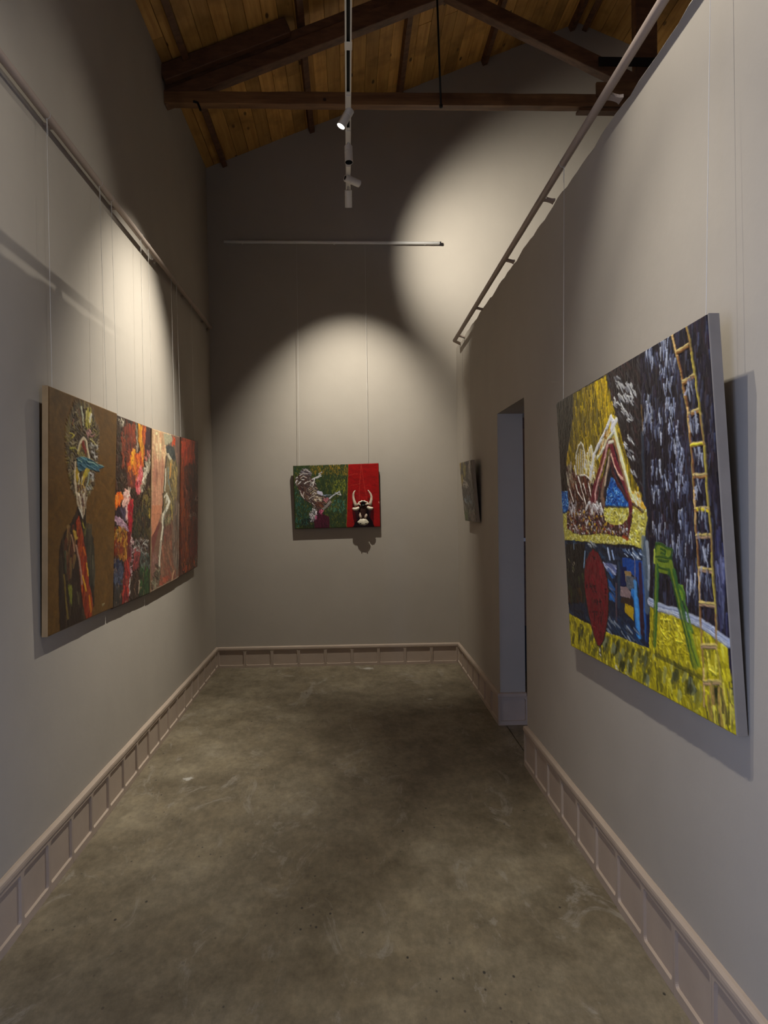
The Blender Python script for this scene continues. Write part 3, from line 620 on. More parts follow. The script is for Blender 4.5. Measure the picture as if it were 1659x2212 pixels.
def art_p1():
    A = Art(170, 380, BQ['p1'], (70, 48, 20), 11, 2.0)
    A.dabs(0, 500, 30, 5, 10, [(72, 50, 20), (66, 45, 18), (76, 53, 23), (64, 44, 20)], al=.5, h=.12, jit=60, uv=[(0, 0), (170, 0), (170, 380), (0, 380)])
    c5 = lambda: A.crop(80, 820, 7.9)
    c6 = lambda: A.crop(80, 1080, 7.133)
    c5()
    hair = [(640, 430), (740, 400), (870, 450), (940, 560), (990, 740), (1045, 860), (1035, 1030), (1030, 1400), (980, 1640), (950, 1900), (880, 2030), (700, 2100), (600, 1950), (550, 1700), (515, 1500), (500, 1250), (505, 1050), (515, 880), (540, 760), (580, 600)]
    A.poly(hair, (46, 36, 26))
    HC = [(70, 62, 44), (36, 30, 26), (96, 86, 40), (52, 44, 34), (110, 100, 76), (30, 26, 22), (84, 66, 50)]
    A.dabs(hair, 420, 9, 1.2, 0, HC, jit=80, h=1, curl=.9)
    # feathery rim
    q = A.P(hair); cx, cy = q.mean(0)
    for i in range(len(q)):
        a, b = q[i], q[(i+1) % len(q)]
        for k in range(8):
            p = a+(b-a)*k/8; d = (p-(cx, cy)); d /= math.hypot(*d); d[1] -= .5
            A.seg(p-d*4, p+d*A.rng.uniform(2, 6), 1.1, HC[A.rng.randint(len(HC))], .9, .9, .5)
    A.line([(750, 470), (775, 620), (785, 800)], 2.2, (150, 150, 128), h=1, w2=1.2); A.line([(700, 500), (740, 700), (760, 900)], 1.4, (84, 62, 44))
    A.dabs([(850, 560), (910, 510), (940, 560), (920, 700), (890, 820), (830, 850), (835, 680)], 36, 12, 1.6, 8, [(150, 138, 50), (120, 110, 40), (170, 160, 100)], jit=20, h=1.1)
    A.line([(930, 600), (905, 680), (895, 740)], 1.8, (170, 164, 150), h=1)
    A.dabs([(840, 900), (920, 890), (900, 980), (840, 1000)], 14, 7, 1.3, 30, [(150, 110, 104), (110, 76, 76)], jit=50, h=1)
    A.line([(550, 940), (600, 960), (630, 990), (590, 1030)], 1.2, (150, 136, 50), h=1.1); A.line([(560, 1220), (640, 1210), (680, 1240)], 1.3, (120, 116, 46), h=1)
    for x, y in [(920, 1170), (990, 1190), (950, 1290), (1000, 1380), (930, 1660), (930, 1740), (900, 1900)]:
        A.dabs([(x-30, y-30), (x+30, y-30), (x+30, y+30), (x-30, y+30)], 6, 7, 1.2, 20, [(150, 146, 140), (90, 90, 84)], jit=70, h=1, curl=.9)
    # face
    A.poly([(700, 1100), (740, 1000), (800, 985), (860, 1060), (900, 1380), (880, 1700), (850, 1950), (820, 2212), (700, 2212), (650, 1900), (630, 1600), (670, 1350)], (66, 54, 34))
    A.line([(680, 1360), (690, 1200), (720, 1050), (780, 985), (840, 1040), (870, 1200), (905, 1370)], 1.6, (28, 22, 20))
    A.line([(700, 1260), (725, 1130), (790, 1025), (840, 1100), (860, 1250), (890, 1370)], 2.2, (160, 146, 120), h=1)
    A.line([(740, 1160), (700, 1300)], 2, (130, 116, 60)); A.line([(780, 1110), (795, 1190), (830, 1250), (835, 1320)], 3.4, (92, 24, 22), h=.9)
    A.dabs([(700, 1270), (860, 1270), (860, 1370), (690, 1370)], 14, 8, 1.4, 10, [(90, 84, 46), (40, 32, 24), (130, 120, 60)], jit=30)
    A.dabs([(640, 1560), (720, 1600), (700, 1800), (650, 1780)], 16, 14, 1.8, 0, [(150, 122, 24), (130, 106, 26)], jit=12, h=1)
    A.dabs([(820, 1560), (890, 1560), (850, 1700), (740, 1800), (760, 1720)], 24, 12, 1.7, -28, [(150, 126, 26), (120, 110, 36)], jit=15, h=1)
    A.line([(650, 1460), (640, 1600), (640, 1760), (665, 1980), (700, 2212)], 2, (150, 136, 112), h=1)
    A.line([(880, 1640), (870, 1800), (820, 1960)], 1.8, (104, 108, 96)); A.line([(740, 1640), (745, 1800)], 1.6, (34, 24, 22)); A.line([(770, 1700), (760, 1860)], 1.2, (150, 140, 104))
    A.dabs([(690, 1880), (830, 1880), (820, 2212), (710, 2212)], 60, 9, 1.4, 5, [(150, 140, 120), (64, 28, 22), (110, 90, 50), (40, 30, 26), (130, 116, 96)], jit=30, h=1)
    for p_, c_ in (([(700, 1660), (715, 1760), (700, 1850)], (170, 160, 130)), ([(800, 1720), (780, 1840), (800, 1900)], (150, 120, 40)), ([(730, 1900), (745, 1960)], (40, 18, 16)), ([(690, 2000), (710, 2120), (735, 2212)], (170, 156, 130)),
                   ([(800, 1990), (780, 2100), (790, 2212)], (160, 150, 124)), ([(740, 2020), (748, 2150)], (46, 20, 18)), ([(860, 1480), (850, 1640)], (120, 106, 60)), ([(590, 1360), (560, 1500), (575, 1640)], (96, 84, 60)),
                   ([(620, 700), (600, 800)], (110, 70, 56)), ([(900, 1050), (960, 1090), (1000, 1150)], (150, 140, 90)), ([(560, 1100), (600, 1140), (660, 1110)], (120, 110, 84)), ([(880, 960), (930, 1010), (980, 960)], (120, 84, 80))):
        A.line(p_, 1.1, c_, h=1)
    band = [(665, 1382), (760, 1362), (900, 1390), (985, 1452), (1050, 1495), (1155, 1530), (1060, 1585), (1075, 1622), (960, 1602), (840, 1548), (780, 1600), (720, 1620), (685, 1600), (680, 1480)]
    A.poly(band, (34, 66, 76), h=.6); A.dabs(band, 26, 14, 1.8, 80, [(36, 70, 80), (30, 58, 70), (50, 88, 92)], jit=14, h=.9, clip=True)
    A.line([(690, 1420), (760, 1450)], .9, (96, 120, 104)); A.line([(860, 1430), (960, 1460), (1040, 1520)], .9, (96, 116, 96)); A.line([(1060, 1500), (1130, 1532)], .8, (80, 104, 96))
    c6()
    A.poly([(610, 0), (780, 0), (735, 190), (715, 330), (690, 350), (640, 200)], (118, 106, 88))
    A.dabs([(620, 0), (770, 0), (730, 190), (700, 300), (645, 180)], 50, 14, 1.2, 2, [(160, 150, 130), (70, 40, 32), (120, 104, 80)], jit=10, h=1)
    A.line([(690, 40), (700, 150)], 2, (50, 22, 20)); A.line([(630, 170), (680, 270), (695, 350)], 1.5, (150, 144, 130))
    # cloak
    cl = [(625, 155), (590, 260), (520, 420), (420, 540), (370, 680), (335, 850), (325, 1200), (330, 1600), (345, 2040), (780, 1880), (880, 1640), (890, 1000), (870, 640), (820, 530), (750, 460), (738, 220), (700, 360)]
    A.poly(cl, (30, 20, 16))
    A.dabs(cl, 160, 30, 2.4, 2, [(30, 22, 18), (40, 28, 22), (26, 20, 18), (46, 36, 26)], jit=8, h=.4, clip=True)
    A.dabs([(750, 480), (860, 640), (885, 1000), (870, 1500), (800, 1200), (740, 700)], 40, 30, 3, 0, [(38, 34, 26), (32, 30, 24), (50, 46, 36)], jit=5, al=.7)
    A.dabs([(400, 560), (560, 520), (600, 900), (520, 1200), (420, 1000)], 30, 26, 2.6, -4, [(76, 36, 24), (60, 40, 26), (92, 70, 40)], jit=8, al=.7)
    red = [(600, 400), (640, 300), (700, 560), (760, 900), (800, 1300), (860, 1640), (840, 1850), (760, 1870), (700, 1600), (660, 1250), (640, 1000), (620, 700)]
    A.poly(red, (92, 30, 16)); A.dabs(red, 90, 26, 2, -8, [(110, 32, 14), (84, 24, 16), (124, 50, 18), (96, 44, 26)], jit=6, h=.8, clip=True)
    A.line([(600, 640), (590, 560), (560, 540), (590, 660), (620, 640)], 2, (130, 104, 40)); A.line([(600, 760), (640, 960), (670, 1120), (690, 1330)], 2, (120, 92, 76), h=.9)
    A.line([(700, 1200), (730, 1330), (750, 1430)], 1.8, (150, 110, 24), h=1); A.line([(760, 1020), (790, 1200)], 1.5, (150, 110, 24)); A.line([(800, 1500), (830, 1740)], 2, (140, 84, 20)); A.line([(710, 780), (740, 900)], 1.6, (140, 70, 20))
    A.line([(410, 1200), (440, 1600), (470, 1850)], 1.7, (92, 76, 30), al=.7); A.dabs([(480, 1350), (540, 1400), (540, 1600), (500, 1600)], 14, 14, 1.8, 4, [(84, 84, 30), (60, 60, 26)], jit=10)
    A.line([(520, 600), (560, 760), (580, 850)], 1.4, (120, 90, 70)); A.line([(430, 850), (440, 1150)], 2.6, (40, 44, 32)); A.line([(740, 480), (730, 600)], 2.6, (66, 60, 30)); A.line([(690, 380), (715, 480)], 1.5, (120, 110, 40))
    A.line([(855, 900), (850, 1100)], 1.2, (66, 62, 46)); A.line([(615, 1450), (640, 1620)], 1.1, (80, 74, 50), al=.6)
    A.dabs([(1000, 1620), (1035, 1620), (1035, 1650), (1000, 1650)], 3, 3, 2, 0, [(130, 118, 84)])
    # dark strokes at the neck
    A.line([(625, 180), (640, 260), (690, 380)], 2.4, (22, 16, 14)); A.line([(740, 220), (740, 460)], 2, (30, 26, 18))
    return A.final()

def art_p2():
    A = Art(110, 340, BQ['p2'], (44, 32, 26), 21, 1.5)
    A.crop(235, 880, 8.093)
    F = [(0, 0), (110, 0), (110, 340), (0, 340)]
    A.dabs(0, 900, 10, 1.7, 0, [(54, 40, 32), (38, 30, 26), (66, 44, 34), (30, 26, 24), (50, 46, 30)], uv=F, jit=25, h=.8)
    A.dabs([(230, 300), (460, 300), (470, 700), (400, 1000), (240, 1000)], 150, 14, 2, 5, [(110, 42, 26), (92, 36, 26), (76, 40, 30), (130, 56, 30)], jit=18, h=.9)
    A.dabs([(650, 380), (750, 380), (750, 760), (650, 860)], 50, 14, 2, 0, [(44, 26, 34), (56, 34, 40)], jit=10)
    A.dabs([(510, 290), (600, 310), (640, 500), (620, 860), (560, 860), (530, 600)], 90, 18, 2.2, 0, [(176, 116, 30), (190, 130, 34), (150, 90, 26)], jit=8, h=1)
    A.dabs([(590, 320), (650, 340), (650, 700), (620, 850)], 50, 14, 1.6, 0, [(160, 72, 34), (130, 50, 30)], jit=10, h=1)
    A.dabs([(430, 740), (480, 830), (560, 760), (610, 900), (600, 1100), (480, 1330), (330, 1200), (350, 980)], 190, 13, 2.2, 8, [(176, 76, 34), (190, 96, 32), (150, 56, 34), (196, 120, 34)], jit=22, h=1)
    A.dabs([(340, 1090), (480, 1150), (480, 1350), (340, 1300)], 50, 14, 2, 4, [(110, 52, 40), (84, 44, 38)], jit=18)
    A.dabs([(420, 760), (450, 780), (430, 960), (380, 980)], 20, 14, 1.8, 4, [(206, 140, 34)], jit=10, h=1)
    A.dabs([(550, 1000), (610, 1080), (590, 1330), (540, 1440), (490, 1420), (480, 1220)], 110, 10, 1.6, 10, [(196, 90, 96), (170, 56, 66), (210, 130, 128), (150, 44, 50)], jit=20, h=1)
    A.dabs([(640, 980), (740, 830), (730, 960), (660, 1160), (620, 1400), (570, 1460), (560, 1380), (600, 1200)], 100, 10, 1.4, 18, [(190, 180, 160), (150, 140, 116), (120, 104, 84)], jit=16, h=1.2)
    A.dabs([(470, 440), (510, 440), (500, 720), (475, 700)], 20, 12, 1.2, 0, [(186, 170, 146), (110, 90, 70)], jit=8, h=1.2)
    A.dabs([(160, 180), (270, 220), (260, 330), (160, 300)], 30, 5, 1.2, 0, [(170, 160, 140), (100, 90, 76)], jit=90, h=1.2)
    A.dabs([(700, 760), (750, 740), (750, 830), (640, 900)], 24, 8, 1.4, 30, [(150, 90, 80), (110, 56, 56)], jit=20, h=1)
    A.dabs([(480, 280), (505, 320), (495, 470), (465, 420)], 8, 10, 1.3, 0, [(120, 110, 90)], jit=10)
    # lower cluster
    A.dabs([(170, 1450), (250, 1450), (240, 1560), (140, 1700), (130, 1600)], 50, 10, 1.9, 18, [(206, 96, 26), (190, 74, 24), (220, 120, 40)], jit=18, h=1)
    A.dabs([(270, 1440), (360, 1420), (380, 1560), (340, 1740), (250, 1650)], 80, 11, 1.8, 0, [(206, 160, 146), (180, 130, 116), (220, 184, 170)], jit=16, h=1.1)
    A.dabs([(350, 1360), (390, 1360), (370, 1450)], 8, 7, 1.1, 0, [(190, 170, 150)], jit=20)
    A.dabs([(370, 1550), (430, 1640), (420, 1861), (340, 1861), (360, 1700)], 70, 13, 1.8, 0, [(130, 22, 34), (160, 40, 44), (100, 16, 30), (190, 80, 60)], jit=10, h=1)
    A.dabs([(180, 1700), (300, 1700), (310, 1861), (130, 1861)], 50, 10, 2, 0, [(36, 26, 36), (26, 20, 28), (70, 60, 76)], jit=30)
    A.dabs([(560, 1500), (745, 1350), (745, 1861), (560, 1861)], 120, 9, 1.4, 0, [(66, 56, 32), (90, 80, 44), (40, 34, 26), (30, 26, 22), (120, 104, 50)], jit=35, h=1.1)
    A.crop(235, 1090, 8.093)
    A.dabs([(310, 0), (340, 0), (345, 330), (310, 160)], 20, 14, 1.4, 0, [(186, 150, 140)], jit=8, h=1.1)
    A.dabs([(345, 0), (430, 0), (410, 400), (370, 480), (340, 300)], 90, 16, 1.8, -3, [(140, 20, 34), (110, 16, 28), (170, 40, 50)], jit=8, h=1)
    A.dabs([(110, 170), (230, 180), (350, 370), (320, 400), (130, 260)], 70, 9, 1.5, 50, [(170, 140, 150), (140, 110, 124), (110, 80, 96)], jit=30, h=1.1)
    A.dabs([(120, 330), (290, 390), (340, 560), (330, 880), (280, 960), (110, 760)], 190, 10, 1.5, 5, [(150, 100, 30), (120, 66, 24), (136, 84, 26), (96, 40, 24), (166, 124, 46)], jit=35, h=1.1)
    A.dabs([(100, 600), (230, 600), (260, 800), (110, 850)], 60, 9, 1.5, 0, [(110, 44, 24), (90, 34, 22)], jit=30, h=1)
    A.dabs([(420, 0), (745, 0), (735, 600), (440, 560)], 200, 12, 1.6, 0, [(42, 42, 34), (54, 50, 32), (34, 36, 34), (76, 64, 36), (30, 26, 24)], jit=25, h=1)
    A.dabs([(720, 0), (745, 0), (745, 160), (700, 160)], 20, 7, 1.3, 0, [(150, 126, 50)], jit=50, h=1)
    A.dabs([(350, 430), (410, 480), (470, 700), (420, 1100), (370, 1400), (350, 1750), (330, 1000)], 110, 6, 1.1, 0, [(186, 150, 150), (150, 110, 116), (110, 60, 66)], jit=60, h=1.2)
    A.line([(395, 450), (400, 600), (430, 660)], 1.2, (190, 170, 160), h=1.2)
    A.dabs([(330, 460), (390, 500), (370, 900), (330, 900)], 60, 14, 1.8, 0, [(90, 24, 28), (70, 22, 26)], jit=8, h=.9)
    A.dabs([(280, 960), (390, 900), (360, 1300), (340, 1720), (225, 1760), (270, 1300)], 150, 13, 1.9, 3, [(120, 30, 30), (90, 30, 30), (150, 46, 36), (80, 26, 30)], jit=14, h=1)
    A.dabs([(470, 760), (545, 700), (545, 980), (490, 1120), (430, 1080)], 60, 13, 1.7, 4, [(130, 50, 50), (92, 44, 44), (70, 32, 34)], jit=14, h=1)
    A.dabs([(440, 560), (700, 560), (700, 800), (600, 860), (450, 740)], 90, 6, 1.1, 0, [(120, 116, 110), (90, 90, 84), (150, 144, 136), (60, 44, 50)], jit=80, h=1.1)
    A.dabs([(95, 940), (260, 980), (230, 1460), (95, 1500)], 130, 12, 1.8, 0, [(34, 36, 56), (44, 48, 70), (28, 28, 36), (66, 70, 84)], jit=25, h=1)
    A.dabs([(90, 1400), (240, 1450), (225, 1760), (90, 1810)], 50, 12, 1.8, 0, [(48, 44, 40), (38, 34, 32)], jit=20)
    A.dabs([(550, 1080), (735, 1060), (735, 1560), (540, 1620)], 120, 14, 1.8, -3, [(34, 60, 30), (28, 46, 28), (44, 76, 36), (26, 36, 26)], jit=14, h=.9)
    A.dabs([(560, 840), (720, 820), (720, 1080), (560, 1080)], 60, 9, 1.6, 0, [(38, 44, 40), (54, 62, 56), (90, 96, 88)], jit=30, h=1)
    A.line([(535, 1330), (530, 1540)], 1.3, (150, 130, 110), h=1.1); A.line([(375, 1300), (365, 1560)], 1.2, (170, 160, 146), h=1.1)
    A.dabs(0, 420, 7, .9, 0, [(40, 30, 26), (60, 40, 32), (30, 26, 26), (90, 60, 44), (120, 96, 76)], uv=F, jit=35, h=1.1, al=.7)
    return A.final(1.1)

def art_p3():
    A = Art(96, 310, BQ['p3'], (110, 84, 66), 31, 1.7)
    A.crop(235, 880, 8.093)
    A.poly([(745, 360), (1250, 510), (1250, 1861), (745, 1861)], (96, 74, 60))
    A.poly([(745, 360), (950, 420), (1000, 560), (990, 700), (980, 1000), (940, 1861), (745, 1861)], (150, 116, 88))
    A.dabs([(760, 380), (1100, 470), (1000, 620), (985, 900), (770, 1000)], 110, 22, 2.6, 2, [(176, 150, 112), (166, 134, 100), (150, 110, 84), (186, 166, 128)], jit=10, h=.3, al=.7)
    A.dabs([(770, 1000), (980, 1000), (940, 1861), (750, 1861)], 90, 26, 2.6, 2, [(150, 104, 82), (136, 92, 74), (160, 118, 92)], jit=6, h=.3, al=.7)
    A.line([(900, 440), (905, 600)], 2.6, (160, 100, 70), al=.6); A.line([(800, 840), (795, 1300)], 1.6, (140, 90, 74), al=.6); A.line([(930, 860), (930, 1300)], 1.8, (140, 88, 72), al=.6)
    A.poly([(950, 440), (1080, 470), (1130, 560), (1050, 640), (980, 640)], (134, 128, 104))
    A.dabs([(1090, 480), (1245, 510), (1245, 1000), (1180, 1000), (1140, 600)], 50, 20, 2.4, 0, [(92, 66, 58), (76, 58, 52), (104, 80, 66)], jit=6, h=.3)
    A.dabs([(1120, 550), (1160, 560), (1155, 650), (1105, 650)], 14, 7, 1.8, 0, [(150, 48, 24), (170, 66, 30)], jit=20, h=.9)
    A.poly([(815, 440), (850, 430), (855, 470), (820, 475)], (186, 176, 136))
    # figure with dark cap
    A.poly([(1020, 840), (1000, 960), (960, 1200), (945, 1500), (920, 1861), (1100, 1861), (1150, 1700), (1200, 1400), (1200, 1000), (1150, 900)], (96, 84, 60))
    A.poly([(1000, 800), (1040, 780), (1110, 900), (1060, 930)], (150, 140, 120))
    cap = [(1030, 570), (1050, 650), (1140, 690), (1180, 980), (1130, 930), (1100, 900), (1040, 790), (1000, 790), (990, 670), (1040, 650)]
    A.poly(cap, (50, 54, 52)); A.dabs(cap, 30, 16, 2.2, -20, [(50, 56, 54), (60, 62, 58), (40, 44, 44)], jit=8, clip=True)
    A.dabs([(1040, 930), (1190, 980), (1200, 1400), (1140, 1700), (1070, 1600), (1040, 1300)], 130, 13, 1.3, 8, [(130, 112, 72), (104, 92, 60), (70, 64, 48), (150, 126, 70), (50, 46, 40)], jit=18, h=.9)
    A.line([(1080, 980), (1075, 1100), (1060, 1230)], 1.7, (170, 120, 60)); A.line([(1000, 850), (985, 1050), (975, 1250), (960, 1500)], 2, (54, 50, 44)); A.line([(990, 1060), (985, 1250), (975, 1450)], 1.8, (176, 170, 150), h=1)
    A.line([(1030, 1050), (1040, 1300), (1080, 1450)], 2.4, (92, 96, 90)); A.line([(940, 1500), (945, 1700), (930, 1861)], 2, (34, 30, 26))
    A.line([(1010, 1540), (1050, 1640), (1020, 1750), (950, 1861)], 3.4, (176, 172, 156), h=1); A.line([(960, 1560), (1010, 1500), (1000, 1660)], 1.8, (160, 154, 136))
    A.dabs([(1080, 1500), (1200, 1450), (1160, 1861), (1080, 1861)], 50, 16, 1.8, 0, [(96, 88, 62), (80, 74, 56), (120, 104, 64)], jit=8, h=.7)
    A.dabs([(1200, 1000), (1245, 1000), (1235, 1861), (1190, 1861)], 30, 26, 2, 0, [(84, 68, 54), (66, 52, 44)], jit=4, h=.3)
    A.crop(235, 1090, 8.093)
    A.poly([(745, 0), (930, 0), (895, 200), (800, 470), (745, 560)], (150, 98, 72))
    A.poly([(745, 560), (890, 260), (900, 700), (860, 820), (745, 980)], (90, 50, 44))
    A.poly([(895, 300), (1240, 250), (1225, 1290), (900, 1450), (735, 1530), (735, 1000)], (92, 66, 52))
    A.dabs([(900, 330), (1110, 330), (1090, 640), (930, 640)], 40, 16, 2, 4, [(84, 54, 48), (100, 66, 56), (76, 46, 42)], jit=12, h=.4)
    A.dabs([(930, 650), (1110, 640), (1230, 1280), (900, 1440), (900, 900)], 120, 22, 2, 18, [(104, 72, 56), (84, 58, 46), (120, 84, 64), (110, 60, 46)], jit=14, h=.4)
    A.dabs([(1100, 0), (1240, 0), (1235, 1200), (1120, 1200)], 80, 34, 1.8, 0, [(92, 78, 66), (76, 62, 54), (120, 104, 90), (66, 56, 50)], jit=3, h=.4)
    A.dabs([(745, 980), (850, 850), (850, 1000), (745, 1250)], 30, 18, 2, 20, [(110, 80, 70), (96, 66, 58)], jit=8, h=.3)
    A.dabs([(900, 1350), (1100, 1230), (900, 1450)], 16, 12, 2, 40, [(130, 64, 46)], jit=20)
    A.dabs([(980, 60), (1110, 60), (1110, 280), (970, 370)], 50, 11, 1.6, 10, [(104, 98, 70), (70, 66, 50), (130, 122, 84), (60, 54, 40)], jit=40, h=.8)
    A.line([(1090, 0), (1110, 260)], 1.6, (140, 118, 56))
    A.line([(1030, 0), (970, 120), (940, 160), (935, 400), (910, 600), (880, 900), (885, 1110)], 3.2, (172, 166, 146), h=1, w2=2.4); A.line([(960, 230), (950, 500), (935, 700)], 1.6, (60, 56, 48)); A.line([(905, 640), (860, 1040)], 1, (70, 60, 50))
    A.line([(985, 60), (960, 240)], 2.2, (110, 108, 96))
    A.dabs([(830, 1050), (900, 1130), (870, 1400), (745, 1510), (745, 1380)], 70, 10, 1.5, 25, [(50, 46, 36), (110, 104, 84), (70, 62, 46), (36, 30, 26)], jit=30, h=.9)
    A.line([(1135, 1160), (1095, 1330)], 1.2, (170, 140, 104))
    A.line([(745, 1525), (1220, 1270)], 1.0, (150, 140, 120), al=.5)
    return A.final()

def art_p4():
    A = Art(80, 300, BQ['p4'], (70, 30, 18), 41, 1.55)
    F = [(0, 0), (80, 0), (80, 300), (0, 300)]
    A.crop(235, 880, 8.093)
    A.dabs(0, 600, 20, 2, 0, [(70, 26, 16), (54, 22, 16), (84, 34, 18), (40, 20, 16)], uv=F, jit=8, h=.9)
    A.dabs([(1255, 520), (1510, 590), (1500, 900), (1260, 950)], 160, 20, 2.6, 0, [(150, 46, 20), (130, 36, 18), (166, 60, 24), (104, 30, 18)], jit=8, h=.9)
    A.dabs([(1500, 600), (1560, 610), (1560, 1500), (1500, 1500)], 60, 16, 1.6, 0, [(64, 44, 36), (90, 60, 48), (44, 28, 24)], jit=12, h=1)
    A.dabs([(1255, 1050), (1480, 1050), (1470, 1700), (1250, 1700)], 90, 18, 1.2, 8, [(120, 64, 50), (90, 40, 26), (60, 30, 22), (110, 44, 22)], jit=12, h=1.1)
    A.dabs([(1380, 1000), (1500, 1000), (1500, 1861), (1400, 1861)], 80, 16, 2, 0, [(44, 20, 18), (56, 24, 18), (36, 18, 16)], jit=6)
    A.dabs([(1500, 1450), (1560, 1450), (1560, 1580), (1500, 1560)], 12, 6, 1, 0, [(150, 124, 110)], jit=90, h=1.2)
    A.dabs([(1250, 950), (1300, 950), (1290, 1861), (1240, 1861)], 50, 24, 1.8, 0, [(120, 52, 22), (96, 40, 20)], jit=4)
    A.crop(235, 1090, 8.093)
    A.dabs([(1360, 100), (1540, 100), (1540, 230), (1380, 200)], 46, 6, 1.3, 0, [(104, 84, 72), (70, 44, 36), (90, 66, 56)], jit=80, h=1.2)
    A.dabs([(1250, 0), (1400, 0), (1390, 1000), (1250, 1000)], 120, 22, 1.6, 0, [(120, 56, 22), (84, 34, 18), (60, 28, 18), (104, 44, 20)], jit=5, h=1)
    A.dabs([(1440, 240), (1550, 240), (1550, 900), (1400, 900)], 70, 26, 1.9, 0, [(76, 22, 20), (56, 20, 18), (96, 30, 24)], jit=4)
    A.dabs([(1270, 990), (1550, 900), (1550, 1080), (1230, 1240)], 60, 9, 1.5, 10, [(130, 66, 24), (70, 30, 18), (50, 46, 24), (140, 50, 26), (30, 20, 16)], jit=35, h=1.1)
    A.dabs([(1500, 840), (1550, 820), (1550, 1060), (1500, 1060)], 12, 12, 1.1, 0, [(110, 104, 90)], jit=20, h=1.1)
    A.dabs(0, 260, 8, .8, 0, [(50, 24, 16), (110, 60, 40), (36, 20, 16), (130, 50, 20)], uv=F, jit=14, h=1.1, al=.6)
    return A.final(1.0)

def art_bull():
    A = Art(300, 224, BQ['bull'], (34, 44, 22), 51, 1.9)
    A.crop(620, 990, 11.85)
    G = [(0, 0), (193, 0), (187, 224), (0, 224)]
    A.dabs(0, 2100, 7, .9, 0, [(44, 56, 26), (76, 76, 24), (30, 44, 30), (60, 66, 26), (24, 34, 22), (90, 84, 30), (36, 60, 46)], uv=G, jit=30, h=1)
    A.dabs([(560, 200), (1550, 160), (1560, 420), (600, 400)], 170, 8, 1, 0, [(110, 88, 24), (130, 100, 26), (66, 60, 22)], jit=25, h=1)
    A.dabs([(1200, 560), (1540, 560), (1500, 850), (1150, 900)], 110, 7, 1, 0, [(110, 112, 30), (70, 76, 26), (90, 96, 34)], jit=25, h=1)
    A.dabs([(200, 750), (330, 900), (640, 1300), (560, 1700), (220, 1780)], 240, 7, 1.1, 0, [(22, 60, 52), (28, 50, 48), (40, 84, 76), (24, 44, 30)], jit=35, h=1)
    A.dabs([(1100, 1080), (1500, 1060), (1480, 1400), (1000, 1350)], 110, 7, 1, 0, [(36, 76, 66), (80, 90, 34), (50, 100, 90)], jit=35, h=1)
    A.dabs([(340, 1560), (700, 1560), (680, 1790), (340, 1800)], 80, 8, 1.2, 0, [(22, 22, 18), (16, 18, 16)], jit=30)
    body = [(400, 270), (520, 260), (620, 370), (600, 520), (700, 500), (720, 660), (780, 800), (880, 900), (900, 970), (1080, 1000), (1130, 1120), (1100, 1230), (1000, 1290), (880, 1300), (760, 1350), (680, 1280), (600, 1140), (440, 1080), (330, 950), (290, 760), (200, 660), (220, 480), (330, 400)]
    A.poly(body, (54, 42, 38))
    A.dabs(body, 260, 9, 1, 55, [(96, 84, 78), (50, 32, 28), (130, 122, 116), (34, 24, 24), (110, 96, 70), (84, 50, 36)], jit=28, h=1.1, curl=.7)
    A.dabs([(400, 270), (520, 260), (610, 360), (560, 440), (340, 420)], 50, 9, 1.2, 65, [(130, 126, 132), (90, 86, 92), (60, 56, 60)], jit=22, h=1)
    for a, b in [((230, 500), (260, 480)), ((210, 620), (250, 560)), ((290, 650), (350, 580)), ((380, 540), (430, 545)), ((580, 680), (680, 590)), ((640, 720), (700, 520)), ((440, 640), (480, 610))]:
        A.line([a, b], 1.7, (176, 172, 168), h=1.2)
    for k in range(9):
        y = 720+k*42
        A.line([(520+k*22, y+60), (600+k*22, y-10), (700+k*14, y-20)], .9, (150, 136, 108) if k % 2 else (120, 110, 100), h=1.1)
    A.dabs([(300, 700), (480, 700), (560, 1060), (400, 1040), (310, 900)], 70, 10, 1.2, 30, [(56, 26, 28), (70, 44, 34), (90, 70, 56), (36, 20, 20)], jit=20)
    A.dabs(body, 110, 10, .8, 62, [(20, 16, 16), (28, 18, 18)], jit=22, h=.5, curl=.6)
    for a_, b_, c_ in (((320, 440), (400, 380), (520, 400)), ((340, 500), (420, 460), (500, 500)), ((500, 600), (560, 590), (600, 560)), ((360, 900), (390, 980), (440, 1040)), ((330, 820), (345, 900), (370, 960)),
                       ((430, 860), (400, 960), (420, 1020)), ((640, 900), (700, 880), (740, 900)), ((560, 1040), (620, 980), (690, 960)), ((700, 1060), (780, 1040), (860, 1090)), ((640, 1140), (700, 1210), (720, 1240)),
                       ((420, 300), (500, 300), (580, 350)), ((600, 620), (660, 640), (700, 600))):
        A.line([a_, b_, c_], 1.0, (168, 160, 152), h=1.2)
    # legs
    A.line([(640, 540), (740, 480), (860, 410)], 1.9, (160, 158, 160), h=1.1); A.line([(800, 400), (880, 345)], 1.9, (130, 130, 130), h=1.1); A.line([(740, 500), (870, 450)], 1.3, (170, 168, 168))
    A.poly([(760, 840), (790, 820), (880, 850), (920, 930), (1000, 960), (900, 960), (770, 910)], (150, 146, 160))
    A.line([(900, 950), (1000, 940), (1120, 940)], 1.5, (90, 100, 116)); A.line([(980, 980), (1110, 990)], 2, (34, 44, 50))
    A.line([(1080, 1020), (1180, 950), (1270, 890), (1330, 850)], 2.2, (150, 150, 156), h=1.1); A.line([(1290, 920), (1370, 930), (1340, 870)], 1.6, (160, 156, 150), h=1.1); A.line([(1220, 880), (1330, 860)], 1.3, (120, 124, 124))
    A.dabs([(720, 960), (900, 1000), (880, 1110), (700, 1090)], 24, 9, 1.3, 60, [(170, 156, 134), (190, 180, 160), (100, 76, 60)], jit=20, h=1.2)
